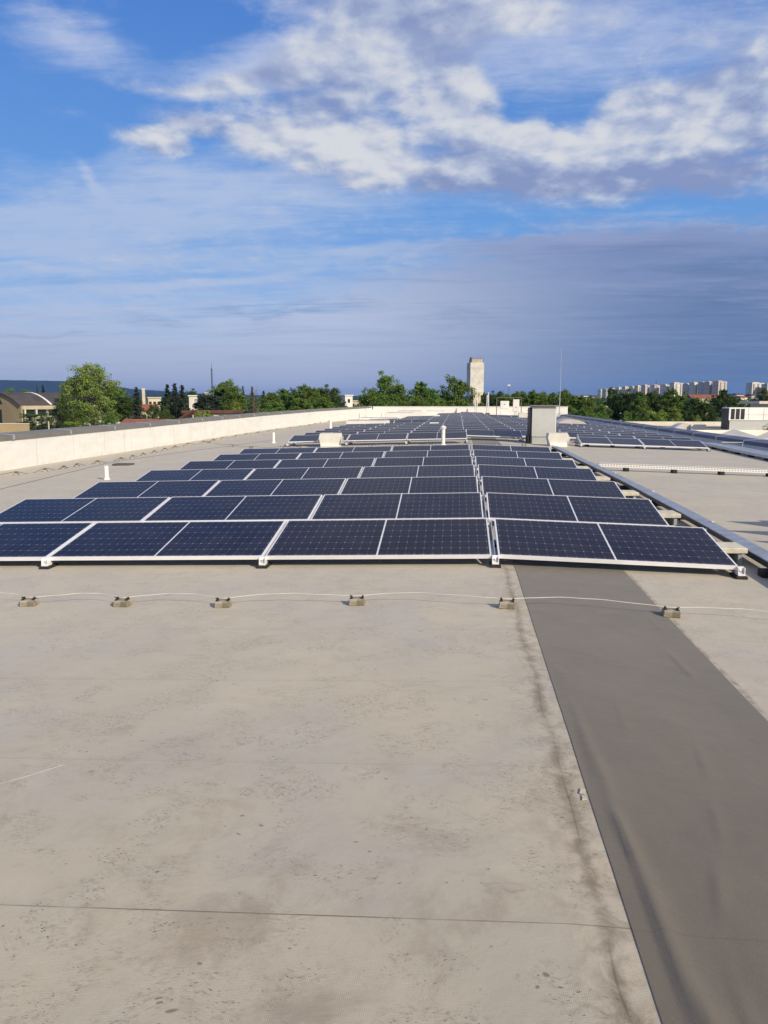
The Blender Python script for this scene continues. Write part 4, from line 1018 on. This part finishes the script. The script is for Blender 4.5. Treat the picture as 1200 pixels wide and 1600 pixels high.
TL = [
 ('birch', 1, 'birch', 142, 180, 570, 92, 'tall bright green birch with white trunk beyond left parapet'),
 ('birch', 2, 'mid', 112, 196, 592, 48, 'mid green tree pressed against the left side of the tall birch'),
 ('round', 3, 'mid', 178, 215, 603, 48, 'olive green tree just right of the tall birch'),
 ('round', 4, 'dark', 190, 200, 618, 40, 'lower olive tree right of the tall birch, below its neighbour'),
 ('spruce', 1, 'spruce', 68, 330, 601, 13, 'dark conifer behind brown hall roof, wider of two'),
 ('spruce', 2, 'spruce', 59, 340, 602, 4, 'very thin dark cypress behind the brown hall roof'),
 ('round', 5, 'mid', 12, 300, 607, 26, 'low green treetop above hall roof at left photo edge'),
 ('round', 4, 'mid', 40, 310, 607, 18, 'small treetop behind hall roof left of the cypress'),
 ('bush', 1, 'dark', 52, 162, 645, 60, 'dark bush in front of hall windows at far left'),
 ('bush', 2, 'dark', 93, 158, 633, 52, 'large dark green bush left below the tall birch'),
 ('bush', 3, 'mid', 122, 155, 640, 44, 'green bush at foot of the tall birch'),
 ('bush', 1, 'yellow', 112, 150, 658, 40, 'low yellow green bush along parapet under the birch'),
 ('bush', 2, 'mid', 172, 165, 645, 34, 'green bush right of the birch trunk'),
 ('spruce', 3, 'spruce', 214, 170, 604, 24, 'dark conifer left of the pale chimney'),
 ('spruce', 1, 'spruce', 262, 180, 600, 24, 'tall dark conifer right of the pale house, leftmost of its clump'),
 ('spruce', 2, 'spruce', 274, 184, 598, 26, 'tallest dark conifer in the clump right of the pale house'),
 ('spruce', 3, 'spruce', 285, 180, 601, 24, 'dark conifer forming right side of the clump by white building'),
 ('round', 5, 'spruce', 270, 176, 618, 48, 'dark tree filling the lower part of the conifer clump'),
 ('bush', 3, 'dark', 238, 150, 631, 34, 'rounded deep green bush below the pale house'),
 ('bush', 2, 'dark', 256, 154, 634, 30, 'deep green bush below the conifer clump'),
 ('round', 6, 'dark', 300, 320, 610, 24, 'distant green tree behind the white tall building'),
 ('round', 4, 'spruce', 324, 190, 615, 46, 'spreading dark pine right of the white tall building'),
 ('round', 5, 'mid', 350, 205, 594, 44, 'high green tree right of the radio mast'),
 ('round', 6, 'mid', 366, 200, 602, 34, 'green tree leaning on the right of the radio mast tree'),
 ('spruce', 1, 'spruce', 380, 220, 603, 12, 'narrow dark conifer between green tree and withered tree'),
 ('poplar', 1, 'yellow', 369, 150, 626, 18, 'small yellow green tree beside brown shed roof'),
 ('bare', 1, 'brown', 396, 165, 606, 24, 'withered brown tree among the green belt at left'),
 ('spruce', 2, 'spruce', 394, 230, 603, 12, 'dark conifer tip behind the withered brown tree'),
 ('spruce', 3, 'spruce', 412, 230, 610, 14, 'dark conifer right of the withered brown tree'),
 ('round', 3, 'mid', 422, 190, 613, 34, 'green tree right of the withered tree'),
 ('poplar', 2, 'mid', 443, 200, 606, 24, 'upright green tree in belt behind left parapet'),
 ('round', 6, 'mid', 430, 172, 628, 38, 'low bright green tree in belt right of the withered tree'),
 ('round', 5, 'dark', 458, 210, 607, 28, 'dark rounded tree in belt at left centre'),
 ('poplar', 1, 'mid', 472, 196, 600, 26, 'tallest upright tree of the belt at left centre'),
 ('round', 4, 'mid', 486, 190, 603, 30, 'green tree with pale twigs near centre of belt'),
 ('round', 3, 'mid', 468, 165, 622, 40, 'low green tree before tallest upright tree of belt'),
 ('round', 6, 'dark', 504, 205, 605, 30, 'dark green tree left of the small white building gap'),
 ('round', 5, 'mid', 505, 170, 620, 38, 'low green tree left of the white building gap'),
 ('round', 3, 'dark', 521, 200, 606, 28, 'dark tree at the left edge of the white building gap'),
 ('round', 4, 'dark', 536, 175, 632, 30, 'low dark tree below the small white building'),
 ('bush', 3, 'dark', 556, 160, 633, 32, 'low green bush in the gap before the white building'),
 ('round', 5, 'mid', 580, 180, 607, 44, 'green tree at left shoulder of the large centre crown'),
 ('round', 6, 'mid', 604, 190, 586, 42, 'highest crown of the centre trees, left of concrete tower'),
 ('round', 3, 'mid', 622, 182, 600, 38, 'green tree at the right shoulder of the highest centre crown'),
 ('bush', 2, 'mid', 600, 150, 618, 60, 'broad low foliage beneath the highest centre crown'),
 ('poplar', 2, 'mid', 657, 186, 595, 30, 'pointed green tree midway between highest crown and tower'),
 ('round', 4, 'mid', 672, 190, 605, 36, 'rounded tree right of the pointed green tree'),
 ('bush', 1, 'mid', 655, 160, 622, 60, 'low foliage beneath the pointed green tree'),
 ('round', 5, 'mid', 714, 170, 588, 48, 'broad green tree standing before the left side of concrete tower'),
 ('bush', 3, 'mid', 700, 150, 624, 56, 'low foliage beneath the broad tree by the tower'),
 ('bush', 2, 'yellow', 684, 160, 626, 26, 'yellow green bush left of the broad tree by the tower'),
 ('bush', 1, 'mid', 747, 165, 627, 26, 'green bush at foot of the concrete tower'),
 ('poplar', 1, 'dark', 758, 240, 613, 14, 'narrow dark tree just right of the concrete tower'),
 ('round', 6, 'dark', 770, 230, 614, 20, 'small dark tree right of concrete tower behind twin poles'),
 ('poplar', 2, 'dark', 781, 225, 610, 16, 'small spiky tree above the inverter rack'),
 ('round', 3, 'mid', 792, 190, 615, 24, 'green tree behind the inverter rack'),
 ('poplar', 1, 'mid', 805, 180, 611, 22, 'green tree behind right end of inverter rack'),
 ('poplar', 2, 'mid', 818, 184, 610, 24, 'green tree directly left of the fan housing top'),
 ('poplar', 1, 'mid', 832, 178, 609, 24, 'green tree behind the left of fan housing'),
 ('round', 4, 'mid', 847, 180, 611, 28, 'green tree behind the middle of fan housing'),
 ('poplar', 2, 'mid', 863, 175, 612, 24, 'green tree between fan housing and lightning mast'),
 ('poplar', 1, 'mid', 878, 165, 608, 26, 'bright green tree just right of the lightning mast'),
 ('round', 5, 'mid', 893, 160, 613, 28, 'leafy green tree second right of the lightning mast'),
 ('poplar', 2, 'mid', 908, 158, 617, 26, 'leafy green tree third right of the lightning mast'),
 ('round', 6, 'mid', 922, 155, 622, 28, 'leafy tree at the left edge of far housing view'),
 ('round', 3, 'mid', 940, 150, 632, 28, 'low tree before pale roofs at right'),
 ('round', 4, 'mid', 885, 130, 632, 40, 'low bright foliage right of the mast along roof edge'),
 ('round', 5, 'mid', 918, 128, 638, 40, 'low bright foliage farther right of mast along roof edge'),
 ('poplar', 1, 'dark', 958, 190, 605, 24, 'dark pointed tree left end of wood below apartment blocks'),
 ('round', 6, 'dark', 976, 188, 612, 30, 'dark tree second in wood below apartment blocks'),
 ('round', 3, 'dark', 996, 185, 611, 32, 'dark tree third in wood below apartment blocks'),
 ('poplar', 2, 'mid', 1000, 170, 618, 24, 'lighter green tree in wood below apartment blocks'),
 ('round', 4, 'dark', 1018, 190, 610, 32, 'dark broad tree in middle of wood below apartments'),
 ('round', 5, 'dark', 1036, 188, 613, 30, 'dark tree right of the middle of the wood'),
 ('poplar', 1, 'mid', 1050, 180, 606, 28, 'tall pointed tree in wood before pale apartments'),
 ('round', 6, 'mid', 1064, 178, 616, 28, 'green tree right of tall pointed tree in wood'),
 ('round', 3, 'dark', 1084, 170, 621, 34, 'dark tree at right of wood, left of air conditioner'),
 ('round', 4, 'dark', 1102, 168, 627, 36, 'dark low tree just left of the air conditioner'),
 ('poplar', 2, 'dark', 1130, 260, 607, 20, 'dark pointed tree right of the tallest apartment block'),
 ('round', 5, 'dark', 1146, 270, 618, 26, 'dark tree above the white air conditioner'),
 ('round', 6, 'dark', 1120, 262, 620, 26, 'dark tree above left end of air conditioner'),
 ('round', 3, 'dark', 1194, 300, 606, 18, 'dark tree in front of right hand apartment block'),
 ('bush', 1, 'yellow', 1028, 140, 641, 44, 'yellow green bush before the dark wood, left'),
 ('bush', 2, 'yellow', 1056, 142, 638, 38, 'yellow green bush before the dark wood, taller middle one'),
 ('bush', 3, 'yellow', 1092, 145, 648, 22, 'small yellow green bush near air conditioner'),
 ('bush', 2, 'mid', 985, 135, 645, 40, 'mid green bush before left of the dark wood'),
 ('bush', 1, 'dark', 1008, 150, 640, 36, 'dark undergrowth between the yellow bushes'),
 ('bush', 3, 'dark', 1078, 150, 642, 34, 'dark undergrowth at right of yellow bushes'),
 ('bush', 1, 'mid', 948, 130, 650, 30, 'mid green bush near start of grey neighbouring roof'),
 ('poplar', 1, 'yellow', 310, 120, 641, 14, 'small yellow green sapling before brown shed, left one'),
 ('poplar', 2, 'yellow', 323, 122, 640, 16, 'small yellow green sapling before brown shed, right one'),
]
for kind, seed, leaf, px, D_, top, wpx, lab in TL: plant(kind, seed, leaf, px, D_, top, wpx, lab)
# distant woods reading as one mass
def wood(name, label, spans, seed, leaf='dark'):
    rn = random.Random(seed); V = []; Fc = []
    for (pa, pb, ty, Da, Db, n_) in spans:
        for _ in range(n_):
            D_ = rn.uniform(Da, Db); x, y = bear(rn.uniform(pa, pb), D_); top = hgt(ty + rn.uniform(-1.2, 2.5), D_)
            zt = max(top, GZ + 4); 
            for j in range(4):
                rr_ = rn.uniform(2.5, 4.0)
                leaves(V, Fc, Vector((x + rn.uniform(-3, 3), y + rn.uniform(-3, 3), zt - rr_ - j * 3)), rr_, 34, 1.5, rn)
    me_ = bpy.data.meshes.new(name); me_.from_pydata(V, [], Fc); me_.materials.append(LM[leaf])
    o_ = bpy.data.objects.new(name, me_); COL.objects.link(o_); tag(o_, label, 'woodland'); o_['kind'] = 'stuff'
wood('distant_woodland', 'dark far-off tree cover below the horizon', [(-60, 330, 618, 420, 700, 150), (330, 940, 619, 380, 800, 300), (930, 1260, 621, 400, 900, 200), (1120, 1260, 614, 1900, 2300, 60)], 9)

# buildings beyond
def facade(name, base, win, fx=3.0, fz=2.8, wx=.5, wz=.45, var=.1):
    m_ = bpy.data.materials.new(name); m_.use_nodes = True; q = NT(m_.node_tree); b_ = q.n['Principled BSDF']; b_.inputs['Roughness'].default_value = .8
    tc_ = q.node('ShaderNodeTexCoord'); P = tc_.outputs['Object']; x, y, z = q.sep(P); nx, ny, nz = q.sep(tc_.outputs['Normal'])
    side = q.m('GREATER_THAN', q.m('ABSOLUTE', nx), .6)
    u = q.m('ADD', q.m('MULTIPLY', side, y), q.m('MULTIPLY', q.m('SUBTRACT', 1, side), x))
    a = q.m('LESS_THAN', q.m('ABSOLUTE', q.m('SUBTRACT', q.m('FRACT', q.m('DIVIDE', u, fx)), .5)), wx / 2)
    c2 = q.m('LESS_THAN', q.m('ABSOLUTE', q.m('SUBTRACT', q.m('FRACT', q.m('DIVIDE', z, fz)), .5)), wz / 2)
    wn = q.node('ShaderNodeTexWhiteNoise', noise_dimensions='3D'); q.put(wn.inputs['Vector'], q.comb(q.m('FLOOR', q.m('DIVIDE', u, fx)), q.m('FLOOR', q.m('DIVIDE', z, fz)), side))
    wm = q.m('MULTIPLY', q.m('MULTIPLY', a, c2), q.m('MULTIPLY_ADD', wn.outputs['Value'], .6, .4))
    wm = q.m('MULTIPLY', wm, q.m('LESS_THAN', q.m('ABSOLUTE', nz), .5))
    pan = q.mix(q.mr(q.noise(P, .12, 4, .6), .35, .65), base, tuple(k_ * (1 - var * 1.6) for k_ in base))
    band = q.m('MULTIPLY', q.m('LESS_THAN', q.m('FRACT', q.m('DIVIDE', z, fz)), .12), .25)
    pan = q.mix(band, pan, tuple(k_ * .55 for k_ in base))
    q.put(b_.inputs['Base Color'], q.mix(wm, pan, win)); return m_
FM = {'white': facade('pale_flats', (.72, .70, .65), (.10, .12, .15)), 'pink': facade('pink_flats', (.64, .54, .50), (.11, .11, .14)),
      'cream': facade('cream_flats', (.68, .63, .53), (.12, .12, .13)), 'grey': facade('grey_flats', (.55, .55, .56), (.10, .11, .14)), 'tan': facade('hall_brick', (.42, .33, .19), (.40, .31, .18), .25, .12, .9, .8, .25)}
M['redroof'] = mat('red_tile', (.30, .10, .06), .85, 0, .35, .8, .4, 3); M['brownroof'] = mat('brown_roof', (.085, .072, .072), .8, 0, .4, .3, .3, 2)
M['cream'] = mat('cream_render', (.58, .52, .38), .85, 0, .25, .4, .2, 3); M['whiter'] = mat('white_render', (.72, .70, .64), .8, 0, .15, .3)
M['towerc'] = mat('tower_concrete', (.66, .65, .60), .9, 0, 0, .35, .6, 2, col2=(.46, .45, .41), v2=.8); M['glassd'] = mat('dark_window', (.03, .035, .04), .2, 0, .3, .5)
M['rust'] = mat('rusty_steel', (.16, .07, .045), .8, .2, .4, 1, .3, 4); M['winframe'] = mat('pale_window_frame', (.62, .62, .54), .6, 0, .1, 1)
def block(px0, px1, top, D_, fm, label, depth=12, rot=35, group=None, cat='apartment block', name='apartment_block', roofbox=True):
    xc, yc = bear((px0 + px1) / 2, D_); H_ = hgt(top, D_) - GZ; wv = (px1 - px0) / 1213 * D_
    a = R(rot); w_ = max(4, (wv - depth * math.sin(a)) / math.cos(a)); t_ = thing(name, label, cat, (xc, yc, GZ), YAW + a, group)
    MB().box(-w_ / 2, w_ / 2, -depth / 2, depth / 2, 0, H_).build('wall', fm, t_)
    MB().box(-w_ / 2 - .3, w_ / 2 + .3, -depth / 2 - .3, depth / 2 + .3, H_ + .01, H_ + .6).build('roof_edge', M['slab'], t_)
    if roofbox: MB().box(-w_ * .32, w_ * .22, -depth * .2, depth * .25, H_ + .61, H_ + 1.9).build('roof_house', M['slab'], t_)
    for k in range(max(1, int(w_ / 9))):
        xb = -w_ / 2 + (k + .5) * w_ / max(1, int(w_ / 9)); b_ = MB(); b_.box(xb - 1.6, xb + 1.6, -depth / 2 - 1.3, -depth / 2 - .01, 2, H_ - 1.2)
        b_.build('balcony_stack', M['balc'], t_)
    return t_
M['balc'] = facade('balconies', (.50, .48, .44), (.07, .08, .10), 3.2, 2.8, .8, .5)
AP = [(934, 942, 609, 1900, 'white', 'narrow white block at the left end of the distant estate'), (941, 949, 608, 1850, 'grey', 'second narrow block from left end of the estate'),
      (950, 962, 607, 1800, 'cream', 'low cream apartment block near left end of the estate'), (961, 972, 605.5, 1780, 'white', 'pale terrace block third step up from left of estate'),
      (971, 983, 604.5, 1760, 'cream', 'cream terrace block fourth step up from left of estate'), (982, 992, 604, 1740, 'white', 'pale terrace block left of the pink ones'),
      (991, 1002, 603, 1720, 'cream', 'cream terrace block just left of the first pink block'), (1001, 1014, 602, 1650, 'pink', 'first pinkish block from left in the estate'),
      (1016, 1030, 602, 1640, 'pink', 'second pinkish block, under the thin rooftop antenna'), (1031, 1045, 601, 1620, 'white', 'white block right of the antenna block'),
      (1045, 1066, 598.5, 1600, 'white', 'wide white block in middle of the estate'), (1066, 1079, 600, 1560, 'pink', 'purplish block right of the wide white block'),
      (1076, 1092, 598, 1540, 'white', 'white stepped block fourth from right in the estate'), (1090, 1103, 597.5, 1520, 'grey', 'grey block with dark side third from right in the estate'),
      (1100, 1113, 597, 1500, 'pink', 'pink block left of the tallest block'), (1111, 1135, 596, 1480, 'white', 'tallest and widest pale block at right of the estate')]
for i, (a, c_, tp, D_, fm, lab) in enumerate(AP):
    fmat = FM['pink'] if i == 15 else FM[fm]
    block(a, c_, tp, D_, fmat, lab, depth=11 if i < 9 else 13, rot=[28, 38, 25, 33][i % 4], group='apartment blocks of the distant estate')
block(1165, 1192, 598.5, 1400, FM['white'], 'pale apartment block on the hill at the right photo edge', 14, 20, 'apartment blocks at right edge')
block(1190, 1212, 600, 1380, FM['grey'], 'greyish apartment block cut by the right photo edge', 14, 15, 'apartment blocks at right edge')
# low houses of the far town
hs = [(905, 618, 1500), (914, 617, 1700), (926, 619, 1300), (932, 622, 900), (898, 618, 1600), (945, 626, 700), (955, 630, 520), (1062, 620, 900), (1152, 615, 1100), (1160, 619, 900), (1176, 616, 900), (1190, 618, 850), (1140, 622, 700), (1118, 628, 520), (1184, 624, 600), (1196, 612, 1100)]
hn = ['white', 'cream', 'pale grey', 'white', 'cream', 'pale', 'cream', 'white', 'white', 'cream', 'white', 'pale', 'cream', 'white', 'pale', 'white']
for i, (px, ty, D_) in enumerate(hs):
    x, y = bear(px, D_); H_ = hgt(ty, D_) - GZ; w_ = rnd.uniform(9, 13) * D_ / 1200 + 4
    side = 'left of apartments' if px < 960 else ('below apartments' if px < 1120 else 'right of apartments')
    t_ = thing('town_house', f'small distant {hn[i]} building {side}, {ORD[sorted(q[0] for q in hs).index(px)]} low house from left', 'house', (x, y, GZ), YAW + R(rnd.uniform(10, 35)), 'low houses of the far town')
    MB().box(-w_ / 2, w_ / 2, -5, 5, 0, H_ - 1.2).build('wall', M['whiter'] if i % 2 else M['cream'], t_)
    MB().prism([(-5.6, H_ - 1.19), (5.6, H_ - 1.19), (0, H_ + .8)], 'x', -w_ / 2 - .4, w_ / 2 + .4).build('roof', M['brownroof'] if i % 3 else M['redroof'], t_)
def simple_house(px0, px1, top, D_, wallm, roofm, label, rot=10, depth=10, gable=2.0, wins=3, name='house', cat='house'):
    x, y = bear((px0 + px1) / 2, D_); H_ = hgt(top, D_) - GZ; w_ = (px1 - px0) / 1213 * D_
    t_ = thing(name, label, cat, (x, y, GZ), YAW + R(rot))
    MB().box(-w_ / 2, w_ / 2, -depth / 2, depth / 2, 0, H_ - gable - .02).build('wall', wallm, t_)
    if gable > .6: MB().prism([(-depth / 2 - .4, H_ - gable), (depth / 2 + .4, H_ - gable), (0, H_)], 'x', -w_ / 2 - .3, w_ / 2 + .3).build('roof', roofm, t_)
    else: MB().box(-w_ / 2 - .3, w_ / 2 + .3, -depth / 2 - .3, depth / 2 + .3, H_ - gable, H_).build('roof', roofm, t_)
    for k in range(wins):
        xx = -w_ / 2 + w_ * (k + .5) / wins; MB().box(xx - .5, xx + .5, -depth / 2 - .04, -depth / 2 + .05, H_ - gable - 2.6, H_ - gable - 1.2).build('window', M['glassd'], t_)
    return t_
simple_house(1074, 1118, 616, 620, M['cream'], M['redroof'], 'long pinkish building with dark red roof below the tallest block', 8, 12, 3, 7, 'town_building', 'building')
simple_house(1088, 1128, 628, 330, M['slab'], M['slab'], 'low flat pale building left of and behind air conditioner', 5, 10, .5, 0, 'flat_building', 'building')
simple_house(948, 972, 640, 260, M['cream'], M['slab'], 'pale low roof glimpsed between trees left of the dark wood', 25, 12, 1.2, 0, 'shed', 'shed')
simple_house(935, 955, 634, 330, M['slab'], M['slab'], 'pale low shed glimpsed behind trees under left of estate', 15, 9, 1.0, 0, 'shed', 'shed')
simple_house(229, 248, 620, 300, M['cream'], M['slab'], 'cream house with a dark window right of the pale chimney', 25, 9, .5, 3)
simple_house(213, 240, 631, 230, M['cream'], M['redroof'], 'low house with dull red roof below the cream house', 30, 8, 1.8, 2)
simple_house(296, 308, 617, 260, M['whiter'], M['whiter'], 'plain white tall building between dark conifers', 12, 7, .4, 0, 'white_building', 'building')
simple_house(319, 327, 613, 420, M['cream'], M['slab'], 'small cream building top behind the spreading pine', 20, 6, .4, 1, 'white_building', 'building')
simple_house(533, 546, 616.5, 300, M['whiter'], M['whiter'], 'small white building seen in the gap between tree belts', 30, 6, .4, 1, 'white_building', 'building')
simple_house(547, 562, 625, 380, M['cream'], M['slab'], 'small low pale building right of white building gap', 10, 6, .5, 2, 'white_building', 'building')
x, y = bear(224.5, 290); t_ = thing('chimney', 'pale square chimney rising left of the cream house', 'chimney', (x, y, GZ), YAW + R(20))
MB().box(-.55, .55, -.55, .55, 0, hgt(608, 290) - GZ).build('shaft', M['cream'], t_); MB().box(-.65, .65, -.65, .65, hgt(608, 290) - GZ + .01, hgt(607, 290) - GZ + .1).build('cap', M['whiter'], t_)
# red tiled low roof right behind the left parapet
x, y = bear(222, 120); t_ = thing('low_shed', 'low shed roof of faded red tiles just over the left parapet', 'shed', (x, y, GZ), YAW + R(0)); zt = hgt(655, 120) - GZ
MB().box(-3.6, 4.4, 0, 6, 0, zt - 1.0).build('wall', M['cream'], t_); MB().prism([(-.4, zt - .98), (6.4, zt - .98), (3, zt)], 'x', -3.9, 4.7).build('roof', M['redroof'], t_)
# brown-roofed shed with sloping rusty conveyor
x, y = bear(325, 140); t_ = thing('brown_shed', 'long yellowish shed with rusty brown roof behind saplings', 'shed', (x, y, GZ), YAW); zt = hgt(641, 140) - GZ
MB().box(-4.5, 5.0, 0, 5, 0, zt - .5).build('wall', M['cream'], t_); MB().box(-4.8, 5.4, -.4, 5.3, zt - .48, zt).build('roof', M['rust'], t_)
for k in range(5): MB().box(-3.8 + k * 1.9, -2.9 + k * 1.9, -.06, .04, zt - 1.7, zt - .8).build('window', M['glassd'], t_)
a = Vector((*bear(279, 130), hgt(656, 130))); c_ = Vector((*bear(303, 130), hgt(641, 130)))
t_ = thing('conveyor', 'sloping rusty brown conveyor rising to the brown shed roof', 'conveyor', a)
b = MB(); d_ = c_ - a; b.tube([(0, 0, 0), d_], .38, 4); b.tube([d_, d_ + Vector((0, 0, -(c_.z - GZ)))], .12, 6); b.tube([d_ * .4, d_ * .4 + Vector((0, 0, -(a.z - GZ)))], .12, 6); b.build('belt_frame', M['rust'], t_)

# industrial hall with curved roof at the left
cx_, cy_ = bear(32, 190); Lh, Wh = 33.0, 19.0; ez = hgt(632, 190) - GZ; rz_ = hgt(613, 205) - GZ
hall = thing('industrial_hall', 'old industrial hall with curved brown roof, brick gable and pale window bays at left', 'industrial hall', (cx_, cy_, GZ), YAW + R(58))
NA = 12; arc = [(Wh * i / NA, ez + (rz_ - ez) * math.sin(math.pi * i / NA) ** .9) for i in range(NA + 1)]
b = MB(); b.prism([(0, 0)] + [(u, w_ - .25) for u, w_ in arc] + [(Wh, 0)], 'x', .0, .35); b.build('gable_wall', FM['tan'], hall)
b = MB(); b.prism([(u, w_) for u, w_ in arc] + [(u, w_ - .22) for u, w_ in arc[::-1]], 'x', -.5, Lh); b.build('roof', M['brownroof'], hall)
b = MB(); b.prism([(u, w_ + .12) for u, w_ in arc] + [(u, w_ + .02) for u, w_ in arc[::-1]], 'x', 8.0, 8.6); b.build('roof_seam', M['whiter'], hall)
b = MB(); b.box(.35, Lh, .3, Wh - .3, 0, ez - .3); b.build('wall', M['glassd'], hall)
b = MB(); b.box(0.36, Lh, -.15, .28, ez - 1.15, ez - .24); b.build('eave_beam', M['cream'], hall)
for k in range(11):
    x = 1.0 + k * 3.1; MB().box(x - .18, x + .18, -.12, .29, 0, ez - 1.16).build('pillar', M['winframe'], hall)
    if k < 10:
        w_ = MB().box(x + .2, x + 2.9, .05, .28, .4, ez - 3.0).build('window', M['groof'], hall)
        MB().box(x + .2, x + 2.9, -.02, .04, ez - 3.0, ez - 2.8).build('sill', M['winframe'], w_)
for yy in (8.2,):
    MB().box(-.08, -.01, yy, yy + 3.4, .5, ez - 1.2).build('gate', M['glassd'], hall); b = MB(); b.prism([(yy - .6, ez + .2), (yy + 4.2, ez + .2), (yy + 3.4, ez + 1.6), (yy + .4, ez + 1.6)], 'x', -.08, -.01); b.build('gable_window', M['glassd'], hall)
# crumbling pale yard wall
x, y = bear(20, 150); t_ = thing('yard_wall', 'crumbling pale brick yard wall below the hall gable', 'wall', (x, y, GZ), YAW); zt = hgt(662, 150) - GZ
MB().box(-3.6, 2.7, 0, .4, 0, zt).build('wall', FM['tan'], t_); MB().box(-3.65, 2.75, -.05, .45, zt + .005, zt + .12).build('coping', M['whiter'], t_)
x, y = bear(73.5, 150); MBp = MB().cyl((0, 0, 0), (0, 0, hgt(658, 150) - GZ), .13, n=8).build('post', M['cream']); MBp.location = (x, y, GZ); tag(MBp, 'pale concrete post standing among bushes under the hall windows', 'post')

# concrete tower
x, y = bear(742, 320); t_ = thing('concrete_tower', 'tall weathered concrete tower rising above trees at the centre', 'tower', (x, y, GZ), YAW + R(10)); H_ = hgt(567, 320) - GZ
MB().box(-2.85, 2.85, -2.6, 2.6, 0, H_).build('shaft', M['towerc'], t_); MB().box(-2.1, 2.3, -2.0, 2.2, H_ + .01, H_ + 1.5).build('parapet', M['cream'], t_)
b = MB()
for k in range(6): b.cyl((-2.6 + k * 1.03, -2.4, H_), (-2.6 + k * 1.03, -2.4, H_ + 2.0), .05, n=5)
b.box(-2.6, 2.6, -2.43, -2.37, H_ + 1.75, H_ + 1.82); b.box(-2.9, -2.3, -2.4, -1.6, H_ + .8, H_ + 2.1); b.build('railing', M['rust'], t_)
MB().box(-2.95, 2.95, -2.7, 2.7, H_ - 2.2, H_ - 2.0).build('ledge', M['slab'], t_)
MB().box(-2.0, 2.4, -4.6, -2.61, 0, hgt(612, 320) - GZ).build('annex', M['cream'], t_)
# masts
def lattice(px, top, D_, w0, label, name='radio_mast'):
    x, y = bear(px, D_); H_ = hgt(top, D_) - GZ; t_ = thing(name, label, 'mast', (x, y, GZ)); b_ = MB(); w1 = w0 * .55
    for sx, sy in ((-1, -1), (1, -1), (1, 1), (-1, 1)): b_.cyl((sx * w0, sy * w0, 0), (sx * w1, sy * w1, H_ * .88), .11, n=4)
    n_ = 12
    for k in range(n_):
        za, zb = H_ * .88 * k / n_, H_ * .88 * (k + 1) / n_; wa = w0 + (w1 - w0) * k / n_; wb = w0 + (w1 - w0) * (k + 1) / n_
        for s_ in ((-1, 1), (1, -1)):
            b_.cyl((s_[0] * wa, -wa, za), (s_[1] * wb, -wb, zb), .06, n=4); b_.cyl((s_[0] * wa, wa, za), (s_[1] * wb, wb, zb), .06, n=4)
    b_.build('lattice', M['bcope'], t_); b_ = MB(); b_.cyl((0, 0, H_ * .87), (0, 0, H_), .22, .1, 5); b_.box(-w1 * 1.5, w1 * 1.5, -w1, w1, H_ * .86, H_ * .875); b_.build('antenna', M['bcope'], t_)
lattice(332, 567, 600, .6, 'tall thin lattice radio mast above the trees at left')
lattice(1024, 591, 1500, .7, 'thin antenna mast standing among the apartment blocks')
x, y = bear(795, 300); t_ = thing('lamp_mast', 'small pole with pale top rising over trees right of the tower', 'pole', (x, y, GZ)); H_ = hgt(603, 300) - GZ
MB().cyl((0, 0, 0), (0, 0, H_), .10, n=6).build('pole', M['bcope'], t_); MB().box(-.5, .5, -.2, .2, H_, H_ + .7).build('lamp_head', M['galvw'], t_)

# ------------------------------------------------------------------ haze: the air between here and the hills
hz = MB().box(-23000, 23000, -23000, 23000, GZ - 1, 262).build('haze', bpy.data.materials.new('haze')); hz['kind'] = 'stuff'
hm = hz.data.materials[0]; hm.use_nodes = True; q = NT(hm.node_tree); q.n.clear()
pv = q.node('ShaderNodeVolumePrincipled'); pv.inputs['Color'].default_value = (.20, .40, .86, 1); pv.inputs['Density'].default_value = 4.2e-5; pv.inputs['Anisotropy'].default_value = .0
ho = q.node('ShaderNodeOutputMaterial'); q.l.new(pv.outputs[0], ho.inputs['Volume'])
hz['label'] = 'thin bluish air haze over the whole scene'; hz['category'] = 'haze'
